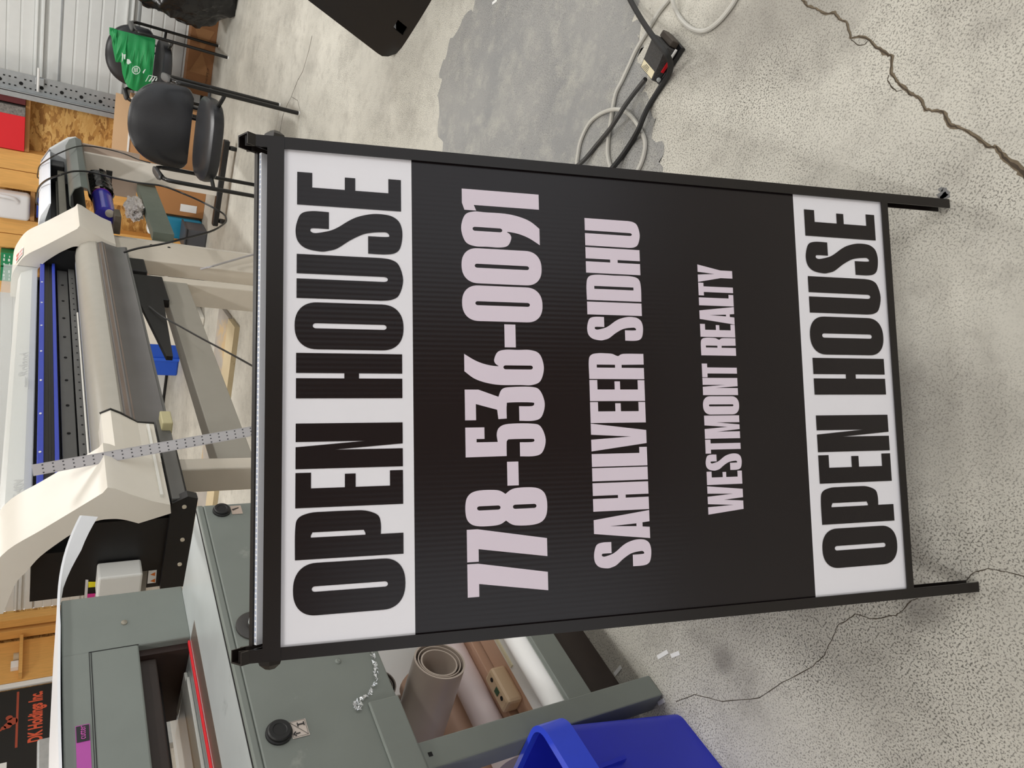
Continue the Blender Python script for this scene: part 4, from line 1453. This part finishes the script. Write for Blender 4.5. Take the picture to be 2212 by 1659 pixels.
obj('stretcher', MB().box((-1.55, 4.58, .50), (-1.49, 5.75, .62), .004), mat('beam_green', rgb(108, 118, 108), .5, var=.06), plo)
for y in (5.43, ):
    obj('roll_holder', MB().box((-1.50, y, .79), (-1.39, y + .015, .8275)), M_blackpl, plo)
obj('side_panel', MB().box((-1.60, 5.60, .62), (-1.28, 5.615, .965)), mat('panel_pinkish', rgb(176, 158, 144), .45, var=.06, scale=5), plo)
RX, RZ = -1.445, .872
vr = thing('vinyl_roll', 'blue vinyl roll half wrapped in black film on the front of the plotter', 'roll', (RX, 5.0, .80))
obj('core', MB().cyl((RX + .02, 4.595, RZ - .02), (RX + .02, 5.46, RZ - .02), .024, 20), M_beige2, vr, smooth=True)
obj('sheet', MB().cyl((RX, 4.60, RZ), (RX, 4.98, RZ), .055, 28), label_mat('vinyl_blue', 62, 58, 176, .2), vr, smooth=True)
obj('edge_band', MB().cyl((RX, 4.965, RZ), (RX, 4.98, RZ), .0556, 28), label_mat('vinyl_violet', 150, 60, 180, .2), vr, smooth=True)
fnb = lambda u, v: V((RX + (.066 + .008 * math.sin(u * 37 + v * 9)) * math.cos(v * 2 * math.pi), 4.98 + u * .40, RZ + (.066 + .008 * math.sin(u * 23 + v * 31)) * math.sin(v * 2 * math.pi)))
obj('bag_wrap', MB().grid(fnb, 20, 28), mat('black_film', rgb(20, 20, 22), .18, bump=.5, bscale=20), vr, smooth=True)

# ------------------------------------------------------------------ cartons by the doors
ct = thing('cardboard_box', 'low dark brown cardboard box along the foot of the right garage door', 'box', (-.3, 6.95, 0))
obj('carton', MB().box((-.97, 6.89, 0), (.45, 7.02, .2), .003), M_cardd, ct)
fp = MB()  # shading of an X-shaped fold, painted as paler brown triangles
for pts in ([(-.80, .18), (-.62, .10), (-.80, .02)], [(-.44, .18), (-.62, .10), (-.44, .02)]):
    fp.bm.faces.new([fp.bm.verts.new((x, 6.888, z)) for x, z in pts])
obj('fold_shading', fp, mat('brown_light', rgb(166, 120, 78), .75), ct, recalc=False)
tx = MB().mesh(text_mesh('THIS SIDE UP', .022, 'CENTER'), frame((-.80, 6.886, .03), (1, 0, 0), (0, 0, 1)))
obj('box_lettering', tx, mat('box_ink', rgb(84, 56, 38), .8), ct, recalc=False)
ct = thing('cardboard_box', 'tall pale cardboard box behind the two armchairs', 'box', (-1.37, 6.75, 0))
obj('carton', MB().box((-1.70, 6.66, 0), (-1.075, 6.85, .60), .004), M_card, ct)
obj('flap', MB().box((-1.70, 6.655, .60), (-1.075, 6.662, .715)), M_card2, ct)
obj('white_tape', MB().box((-1.69, 6.652, .592), (-1.08, 6.66, .606), .001), M_paper, ct)
ct = thing('cardboard_box', 'brown cardboard box with a white label and part number under the plotter', 'box', (-1.73, 6.6, 0))
obj('carton', MB().box((-1.925, 6.45, 0), (-1.60, 6.62, .50), .004), mat('carton_brown', rgb(176, 124, 76), .75, var=.03, scale=5), ct)
obj('shipping_label', MB().quad(*[(x, 6.4475, z) for x, z in ((-1.885, .06), (-1.82, .06), (-1.82, .19), (-1.885, .19))]), M_paper, ct, recalc=False)
tx = MB().mesh(text_mesh('PART# 106-2HB045', .03, 'LEFT'), frame((-1.68, 6.4475, .10), (0, 0, 1), (-1, 0, 0)))
obj('box_lettering', tx, mat('box_ink', rgb(84, 56, 38), .8), ct, recalc=False)

# black refuse sack
def sack(name, label, cat, c, rad, amp, material, zmin=0.0):
    mb = MB()
    bmesh.ops.create_icosphere(mb.bm, subdivisions=5, radius=1)
    from mathutils import noise
    for v in mb.bm.verts:
        n = v.co.copy()
        k = 1 + amp * noise.noise(n * 2.1 + V((3, 1, 7))) + amp * .6 * abs(noise.noise(n * 5 + V((1, 5, 2)))) + amp * .25 * noise.noise(n * 12)
        v.co = V(c) + V((n.x * rad[0], n.y * rad[1], n.z * rad[2])) * k
        v.co.z = max(v.co.z, zmin)
    return single(name, mb, material, label, cat, smooth=True)


sack('refuse_sack', 'shiny black refuse sack by the right garage door', 'bag', (-.02, 6.40, .37), (.38, .27, .46), .16, mat('black_sack', rgb(22, 22, 23), .22, bump=.5, bscale=16))

# ------------------------------------------------------------------ black plastic tub at the right of the room
tubp = thing('plastic_tub', 'large black scuffed plastic tub standing at the frame edge past the sign', 'tub', (.2, 3.05, 0))
T_ = [at(1, 3.03, 868, 136), at(1, 3.06, 700, 78), at(1, 3.10, 520, 2)]
base_l = V((-.112, 3.035, 0))
topz = .78
lean_ = V((.27, .12, 0))
dirx = V((.82, -.57, 0)).normalized()
nrm = V((-dirx.y, dirx.x, 0))                # away from the camera


def tubf(u, v):
    w = .62
    x = u * w
    rb = .10 * (1 - v) ** 8 if False else 0
    left = base_l + lean_ * (v * topz / .78) + V((0, 0, v * topz))
    curl = .22 * (1 - u) ** 2.2 * .0
    bow = .10 * math.sin(min(1, u * 1.2) * math.pi / 2)
    corner = max(0, .055 - v * topz) / .055
    return left + dirx * (x + .055 * corner ** 2 * max(0, 1 - u * 6)) - nrm * (bow * .6) + V((0, 0, .0))


tm_ = MB()
NU, NV = 28, 36
gg = {}
for i in range(NU + 1):
    for j in range(NV + 1):
        gg[i, j] = tubf(i / NU, j / NV)
for side_, off in ((0, 0.0), (1, .006)):
    vv = {k: tm_.bm.verts.new(p + nrm * off) for k, p in gg.items()}
    for i in range(NU):
        for j in range(NV):
            if 7 <= i <= 8 and 1 <= j <= 2:
                continue                      # the slot near the foot
            tm_.bm.faces.new((vv[i, j], vv[i + 1, j], vv[i + 1, j + 1], vv[i, j + 1]))
shell = obj('front_shell', tm_, mat('scuffed_black', rgb(24, 24, 26), .38, var=.05, dark=rgb(70, 70, 72), cover=.74), tubp, smooth=True)
sd = MB().grid(lambda u, v: tubf(0, v) + nrm * (u * .5) + dirx * (u * .18), 10, NV)
obj('side_shell', sd, mat('scuffed_black', rgb(24, 24, 26)), tubp, smooth=True)
bt = MB()
a_, b_ = tubf(0, 0), tubf(1, 0)
bt.quad(a_, b_, b_ + nrm * .5, a_ + nrm * .5 + dirx * .18)
obj('tub_base', bt, M_blackpl, tubp)

# ------------------------------------------------------------------ foot pedal and leads on the floor
pc = V((.136, 1.372, 0))
pd_d = V((.142 - .098, 1.352 - 1.378, 0)).normalized()
pl_ = V((.184 - .105, 1.394 - 1.405 + .0, 0))
pang = math.atan2(at(2, .05, 1383, 60)[1] - at(2, .05, 1390, 160)[1], at(2, .05, 1433, 85)[0] - at(2, .05, 1390, 160)[0])
p1, p2 = fl(1389, 155, .045), fl(1430, 90, .045)
u_ = (p2 - p1)
u_.z = 0
u_.normalize()
w_ = V((-u_.y, u_.x, 0))
pcen = (p1 + p2) / 2
pcen.z = 0
ped = thing('foot_pedal', 'small black foot pedal with cream label on the floor by the looped leads', 'pedal', pcen)
PM = frame(pcen, u_, w_) @ Matrix.Diagonal((.70, .92, 1, 1))
obj('base', MB().box((-.06, -.036, .0), (.075, .04, .012), .003, PM), M_blackpl, ped)
obj('treadle', MB().sweep([(-.055, .014), (-.055, .034), (.05, .052), (.055, .046), (.055, .016)], pcen, u_ * .7, (0, 0, 1), w_, .030).sweep([(-.055, .014), (-.055, .034), (.05, .052), (.055, .046), (.055, .016)], pcen, u_ * .7, (0, 0, 1), -w_, .031), mat('textured_black', rgb(64, 63, 62), .6, var=.2, scale=200, bump=.6, bscale=300), ped)
obj('rear_block', MB().box((.056, -.02, .012), (.078, .036, .034), .003, PM), mat('pedal_brown', rgb(74, 66, 58), .6), ped)
sl = math.atan2(.018, .105)
lp = lambda a, b, z=.0006: PM @ V((a, b, .034 + (a + .055) * .018 / .105 + z))
obj('rating_label', MB().quad(lp(-.053, -.03), lp(-.028, -.03), lp(-.028, .03), lp(-.053, .03)), label_mat('label_ivory', 222, 212, 178), ped, recalc=False)
rt = MB()
for k in range(4):
    rt.quad(lp(-.050 + k * .005, -.004, .0012), lp(-.0482 + k * .005, -.004, .0012), lp(-.0482 + k * .005, .026 - k * .004, .0012), lp(-.050 + k * .005, .026 - k * .004, .0012))
obj('label_print', rt, M_text, ped, recalc=False)
obj('side_strip', MB().box((-.02, -.0365, .018), (.03, -.0345, .026), 0, PM), M_red, ped)
obj('switch_lever', MB().box((.03, -.0385, .022), (.062, -.0345, .027), .0005, PM), M_paper, ped)
obj('side_bolt', MB().cyl(PM @ V((-.044, -.0345, .02)), PM @ V((-.044, -.039, .02)), .005, 12), M_steel, ped)

G4 = lambda pts: [(1100 + x * .27125, y * .27125) for x, y in pts]


def lead(pix, r, z=None, k=6):
    P = []
    for i, q in enumerate(pix):
        zz2 = r + (q[2] if len(q) > 2 else 0)
        P.append(fl(q[0], q[1], zz2))
    return MB().tube(smooth_line(P, k), r, 8)


g1 = [(x * .27125 + 1100, y * .27125, z) for x, y, z in [(1330, -80, 0), (1270, 0, 0), (1180, 115, 0), (1090, 265, 0), (1010, 400, 0), (960, 510, 0), (900, 640, 0), (850, 740, 0), (825, 860, 0), (810, 960, 0), (790, 1100, 0), (785, 1230, 0), (810, 1340, 0), (860, 1450, 0), (940, 1470, 0), (1010, 1380, 0), (1065, 1260, 0), (1080, 1120, 0), (1020, 990, 0), (940, 900, .006), (850, 870, .0125), (740, 900, 0), (640, 980, 0), (570, 1120, 0), (545, 1250, 0), (540, 1330, 0), (570, 1460, 0)]]
single('power_cord', lead(g1, .0052), label_mat('cord_grey', 196, 194, 186), 'pale grey cord looped on the floor past the sign', 'cord', smooth=True)
g2 = [(x * .27125 + 1100, y * .27125, z) for x, y, z in [(1290, -60, .0115), (1305, 20, .0115), (1340, 110, 0), (1400, 190, 0), (1480, 240, 0), (1570, 240, 0), (1660, 180, 0), (1740, 90, 0), (1800, 0, 0), (1830, -70, 0)]]
single('power_cord', lead(g2, .0052), label_mat('cord_grey', 196, 194, 186), 'pale grey cord loop cut off by the frame edge above the pedal', 'cord', smooth=True)
g3 = [(x * .27125 + 1100, y * .27125, z) for x, y, z in [(930, -70, .0), (975, 20, .01), (1050, 150, .03), (1130, 270, .058), (1200, 360, .062), (1255, 430, .06), (1285, 510, .03), (1270, 590, .008), (1200, 700, 0), (1120, 830, 0), (1070, 930, .012), (1030, 1030, .014), (980, 1120, 0), (900, 1240, 0), (820, 1340, .012), (760, 1400, 0)]]
single('power_cord', lead(g3, .0068), M_rubber, 'thick black cord running over the foot pedal', 'cord', smooth=True)
g4 = [(x * .27125 + 1100, y * .27125, z) for x, y, z in [(1085, 630, .014), (1020, 710, .006), (930, 830, .024), (860, 940, .028), (800, 1030, .016), (700, 1150, 0), (600, 1270, .006), (520, 1340, .012), (440, 1420, 0)]]
single('power_cord', lead(g4, .0058), mat('cord_charcoal', rgb(64, 63, 62), .55), 'charcoal cord leaving the end of the foot pedal', 'cord', smooth=True)

# paper scraps on the floor
scraps = [((1328, 1457), (1342, 1440), 'white paper scrap beside the dark panel under the guillotine'), ((1421, 1420), (1443, 1407), 'white paper scrap on bare floor, left of a shorter pair mate'), ((1450, 1417), (1468, 1410), 'short white paper scrap on the floor nearest the sign leg'), ((1422, 1520), (1436, 1512), 'white paper scrap under the tip of the guillotine leg'), ((1064, 8), (1074, 0), 'white paper scrap at the frame edge near the grey floor patch')]
for a, b, lab_ in scraps:
    A, B = fl(*a), fl(*b)
    d = (B - A).normalized()
    s = V((-d.y, d.x, 0)) * .0045
    mb = MB().sweep([(0, 0), ((B - A).length, 0), ((B - A).length, .0006), (0, .0006)], A - s + V((0, 0, .0008)), d, V((0, 0, 1)), s.normalized(), .009)
    single('paper_scrap', mb, M_paper, lab_, 'paper', 'paper scraps on the floor')

# ------------------------------------------------------------------ things on the wall shelves
rc = thing('tool_carton', 'red carton with a grey lettered band on the wall shelf', 'box', (-1.56, YW - .02, 1.30))
obj('carton', MB().box((-1.745, YW - .08, 1.3005), (-1.47, YW + .05, 1.62), .002), M_red, rc)
obj('lettered_band', MB().box((-1.47, YW - .082, 1.3005), (-1.40, YW + .05, 1.62), .001), mat('band_grey', rgb(120, 116, 112), .5, var=.5, scale=90), rc)
rc = thing('paint_tin', 'white and dark red carton next to the door track on the wall shelf', 'box', (-1.35, YW - .02, 1.30))
obj('carton', MB().box((-1.385, YW - .06, 1.3005), (-1.335, YW + .05, 1.6), .002), mat('dark_red', rgb(96, 30, 34), .5), rc)
obj('front_label', MB().box((-1.333, YW - .062, 1.335), (-1.295, YW + .05, 1.6), .002), mat('label_speckle', rgb(220, 206, 198), .5, var=.25, scale=50), rc)
jg = MB().box((-2.32, YW - .13, 1.2475), (-2.1, YW + .0, 1.50), .03, seg=4)
jug = thing('plastic_jug', 'translucent white plastic jug on the wall shelf', 'jug', (-2.21, YW - .06, 1.2475))
obj('jug_body', jg, label_mat('jug_white', 226, 226, 228, .35), jug, smooth=True)
obj('grip', MB().tube(smooth_line([(-2.12, YW - .135, 1.52), (-2.12, YW - .15, 1.43), (-2.13, YW - .145, 1.36), (-2.16, YW - .13, 1.33)], 5), .016, 10), label_mat('jug_white', 226, 226, 228, .35), jug, smooth=True)
single('paint_pail', MB().lathe((-2.21, YW - .04, 1.112), (0, 0, 1), [(0, 0), (.075, 0), (.082, .08), (.086, .08), (.086, .09), (0, .09)], 24), label_mat('pail_blue', 34, 70, 170), 'blue pail on the lower wall shelf beside the plotter cover', 'pail', smooth=True)
gcs = [(-2.745, 1.2875, 'upper left'), ]
gi = 0
for (xa, xb, z0, z1, lab_) in ((-2.74, -2.62, 1.2875, 1.44, 'green printed carton on the wall shelf, nearest the plotter'), (-2.88, -2.75, 1.2875, 1.44, 'green printed carton on the wall shelf, beside the small white box'), (-3.2, -3.06, 1.335, 1.42, 'green printed carton above the printer warning label'), (-3.36, -3.22, 1.335, 1.42, 'green printed carton farthest along above the printer cap')):
    if xa < -3.03:
        continue
    t = thing('printed_carton', lab_, 'box', ((xa + xb) / 2, YW - .06, z0), 0, 'green printed cartons')
    obj('carton', MB().box((xa, YW - .12, z0), (xb, YW + .0, z1), .003), label_mat('carton_green', 24, 134, 84), t)
    pr_ = MB()
    for r in range(4):
        zz0 = z0 + .014 + r * .036
        for c in range(3):
            x_ = xa + .012 + c * .034
            pr_.box((x_, YW - .1212, zz0), (x_ + random.uniform(.012, .026), YW - .1203, zz0 + random.uniform(.006, .016)))
    obj('carton_print', pr_, label_mat('print_pale', 206, 226, 212), t)
single('small_box', MB().box((-2.985, YW - .10, 1.2875), (-2.905, YW - .045, 1.345), .003), M_paper, 'small white box beside the green cartons', 'box')
struct('shelf', MB().box((-3.02, YW - .11, 1.255), (-2.9, YW - .04, 1.287), .002), M_wood_dark, wall)

# ------------------------------------------------------------------ clutter seen under the printer
gb = thing('storage_tote', 'dark grey plastic tote on the floor under the printer', 'tote', (-1.98, 6.2, 0))
obj('tub', MB().box((-2.12, 6.17, 0), (-1.95, 6.40, .16), .012), label_mat('tote_grey', 84, 86, 92), gb)
obj('lid', MB().box((-2.13, 6.16, .16), (-1.94, 6.41, .175), .004), label_mat('tote_lid', 70, 72, 78), gb)
tj = thing('drink_pack', 'teal and white plastic-wrapped pack behind the grey tote', 'pack', (-2.0, 6.52, 0))
obj('wrap', MB().box((-2.14, 6.44, 0), (-1.95, 6.58, .32), .025, seg=3), label_mat('pack_teal', 40, 136, 170, .25), tj)
obj('white_top', MB().box((-2.135, 6.445, .32), (-1.955, 6.575, .42), .03, seg=3), label_mat('pack_white', 224, 232, 236, .25), tj)
single('storage_case', MB().box((-2.52, 6.02, 0), (-2.27, 6.3, .30), .008), label_mat('case_grey', 72, 76, 82), 'grey storage case standing beneath the printer legs', 'case')
sp_ = thing('cable_spool', 'black cable spool lying on the grey storage case', 'spool', (-2.38, 6.16, .30))
obj('flange', MB().lathe((-2.38, 6.16, .3005), (0, 0, 1), [(.03, 0), (.11, 0), (.11, .01), (.05, .012), (.05, .11), (.11, .112), (.11, .122), (.03, .122), (.03, 0)], 28), M_blackpl, sp_, smooth=True)
obj('wound_cable', MB().lathe((-2.38, 6.16, .3005), (0, 0, 1), [(.051, .012), (.095, .012), (.095, .11), (.051, .11)], 28), mat('wound_grey', rgb(60, 60, 60), .5, var=.2, scale=60), sp_, smooth=True)
obj('spool_label', MB().lathe((-2.38, 6.16, .4226), (0, 0, 1), [(.032, 0), (.08, 0), (.08, .001), (.032, .001)], 24), M_red, sp_)
single('foam_board', MB().box((-2.44, 5.885, 0), (-2.36, 5.93, .62), .006, Matrix.Identity(4)), M_paper, 'narrow white board standing on end under the printer', 'board')
single('white_carton', MB().box((-2.86, 5.80, 0), (-2.58, 6.05, .56), .01), mat('carton_white', rgb(232, 228, 218), .5, var=.03), 'white carton standing beyond the printer stretcher', 'box')
single('cream_carton', MB().box((-2.88, 5.82, .5605), (-2.62, 6.03, .66), .01), label_mat('cream_box', 236, 230, 214), 'flat cream carton on top of the white carton', 'box')
cr_ = thing('blue_crate', 'blue plastic crate against the left garage door', 'crate', (-3.4, 6.85, 0))
obj('crate_body', MB().box((-3.62, 6.66, 0), (-3.22, 7.0, .42), .015), label_mat('crate_blue', 30, 84, 196), cr_)
obj('crate_rib', MB().box((-3.45, 6.65, .0), (-3.42, 6.665, .42)).box((-3.62, 6.648, .38), (-3.22, 6.665, .42)), label_mat('crate_blue2', 40, 96, 214), cr_)
obj('hand_hole', MB().box((-3.40, 6.655, .30), (-3.28, 6.662, .345)), mat('hole_olive', rgb(70, 66, 54), .7), cr_)
M_plank = mat('weathered_plank', rgb(168, 162, 154), .8, var=.15, scale=5, stretch=(1, 1, 1), dark=rgb(196, 170, 128), cover=.5)
A, B = fl(482, 660), fl(430, 1100)
d = (B - A).normalized()
s_ = V((-d.y, d.x, 0))
if s_.y > 0:
    s_ = -s_
for off, w, h, mt_, lab_ in ((0, .34, .028, M_plank, 'wide weathered grey plank on the floor behind the tan one'), (.36, .22, .035, mat('tan_plank', rgb(200, 184, 150), .8, var=.1, scale=5, dark=rgb(150, 126, 92), cover=.6), 'weathered tan plank on the floor in front of the wide grey one')):
    mb = MB().sweep([(0, 0), (w, 0), (w, h), (0, h)], A + s_ * off, s_, V((0, 0, 1)), d, (B - A).length)
    single('wood_plank', mb, mt_, lab_, 'plank', 'planks on the floor')
sp2 = [at(1, 5.4, 262, 392), at(1, 5.4, 275, 425)]
sack('clear_wrap', 'crumpled clear plastic wrap on the plotter stand beam', 'plastic wrap', (-1.53, 5.12, .672), (.06, .16, .055), .35, mat('crumpled_clear', rgb(206, 200, 196), .2, var=.2, scale=20, bump=.8, bscale=30), .6205)

# hanging leads
c1_ = smooth_line([at(0, -1.425, 268, 545), at(0, -1.38, 300, 536), at(0, -1.32, 350, 527), at(0, -1.28, 400, 515), at(0, -1.25, 455, 500), at(0, -1.25, 482, 485), at(0, -1.25, 489, 474), at(0, -1.25, 480, 460), at(0, -1.24, 440, 438), at(0, -1.22, 400, 420), at(0, -1.22, 352, 402), at(0, -1.235, 300, 395), at(0, -1.25, 250, 385), at(0, -1.26, 200, 372), at(0, -1.262, 160, 370), at(0, -1.285, 130, 378), at(0, -1.35, 103, 388), at(0, -1.46, 86, 402), at(0, -1.55, 80, 420), at(0, -1.652, 80, 440), at(0, -1.66, 96, 448)], 5)
single('signal_cable', MB().tube(c1_, .0055, 8), M_tube, 'thin black cable looping from the printer end over the plotter', 'cable', smooth=True)
c2_ = smooth_line([at(0, -1.25, 325, 352), at(0, -1.25, 300, 345), at(0, -1.255, 262, 330), at(0, -1.26, 210, 318), at(0, -1.262, 170, 316), at(0, -1.285, 130, 330), at(0, -1.37, 103, 345), at(0, -1.48, 86, 358), at(0, -1.58, 82, 372), at(0, -1.652, 82, 384), at(0, -1.66, 98, 388)], 5)
single('signal_cable', MB().tube(c2_, .004, 8), M_tube, 'thin black cable draped over the far end of the plotter', 'cable', smooth=True)
c3_ = smooth_line([at(0, -1.462, 322, 662), at(0, -1.455, 345, 680), at(0, -1.44, 380, 700), at(0, -1.40, 430, 728), at(0, -1.34, 490, 760), at(0, -1.28, 548, 792), at(0, -1.2, 640, 845)], 5)
single('signal_cable', MB().tube(c3_, .004, 8), M_tube, 'thin straight black cable slanting below the printer bracket', 'cable', smooth=True)
c4_ = smooth_line([V((-2.36, 6.04, .345)), at(1, 5.4, 378, 592), at(0, -1.48, 440, 580), at(0, -1.47, 490, 566), at(0, -1.46, 548, 550), at(0, -1.45, 620, 535)], 6)
single('air_hose', MB().tube(c4_, .006, 8), label_mat('hose_grey', 176, 174, 178), 'pale grey hose running from the cable spool under the printer', 'hose', smooth=True)

# ------------------------------------------------------------------ company banner and stand by the left wall
bn = thing('wall_banner', 'black banner with orange lettering and emblem on the left wall', 'banner', (X0 + .04, 5.55, .0))
obj('cloth', MB().box((X0 + .006, 4.1, .2), (X0 + .03, 6.30, 1.75), .002), mat('banner_black', rgb(26, 25, 24), .6, var=.06), bn)
tx = MB().mesh(text_mesh('DK Holdings Inc.', .165, 'LEFT', .54, .006), frame((X0 + .0315, 5.60, .985), (0, 1, 0), (0, 0, 1)))
obj('banner_lettering', tx, M_orange, bn, recalc=False)
em = MB()
Xe = X0 + .0318
em.box((Xe - .001, 5.58, 1.185), (Xe, 6.26, 1.205))
for (y, z, r) in ((5.90, 1.235, .045), (5.86, 1.27, .035), (5.95, 1.262, .03), (5.84, 1.305, .022), (5.82, 1.33, .012)):
    em.cyl((Xe - .001, y, z), (Xe, y, z), r, 14)
obj('banner_emblem', em, label_mat('emblem_rust', 170, 74, 50), bn)
obj('white_label', MB().box((X0 + .0315, 5.28, 1.265), (X0 + .033, 5.44, 1.345), .0005), M_paper, bn)
struct('window_ledge', MB().box((X0 + .005, 3.2, .3), (X0 + .2, 4.05, .5)), M_galv, wl).name = 'concrete_ledge'
st_ = thing('steel_post', 'grey steel post with base in front of the black banner', 'post', (-5.2, 3.2, 0))
ps = at(0, -5.2, 80, 1605)
obj('post', MB().box((-5.24, ps.y - .28, 0), (-5.16, ps.y, ps.z), .012), M_galv, st_)
obj('base_plate', MB().box((-5.34, ps.y - .4, 0), (-5.06, ps.y + .12, .02), .004), M_galv, st_)
tp_ = thing('tape_roll', 'small white packet with a roll of tape on the wall ledge', 'tape', (X0 + .06, 6.6, 1.2))
obj('packet', MB().box((X0 + .031, 6.55, 1.20), (X0 + .09, 6.64, 1.27), .003), M_paper, tp_)
obj('tape', MB().lathe((X0 + .06, 6.71, 1.20), (0, 0, 1), [(.025, 0), (.05, 0), (.05, .05), (.025, .05), (.025, 0)], 20), label_mat('tape_tan', 190, 170, 140), tp_, smooth=True)
struct('ledge_board', MB().box((X0 + .03, 6.42, 1.165), (X0 + .14, 6.96, 1.199), .003), M_wood, wl)
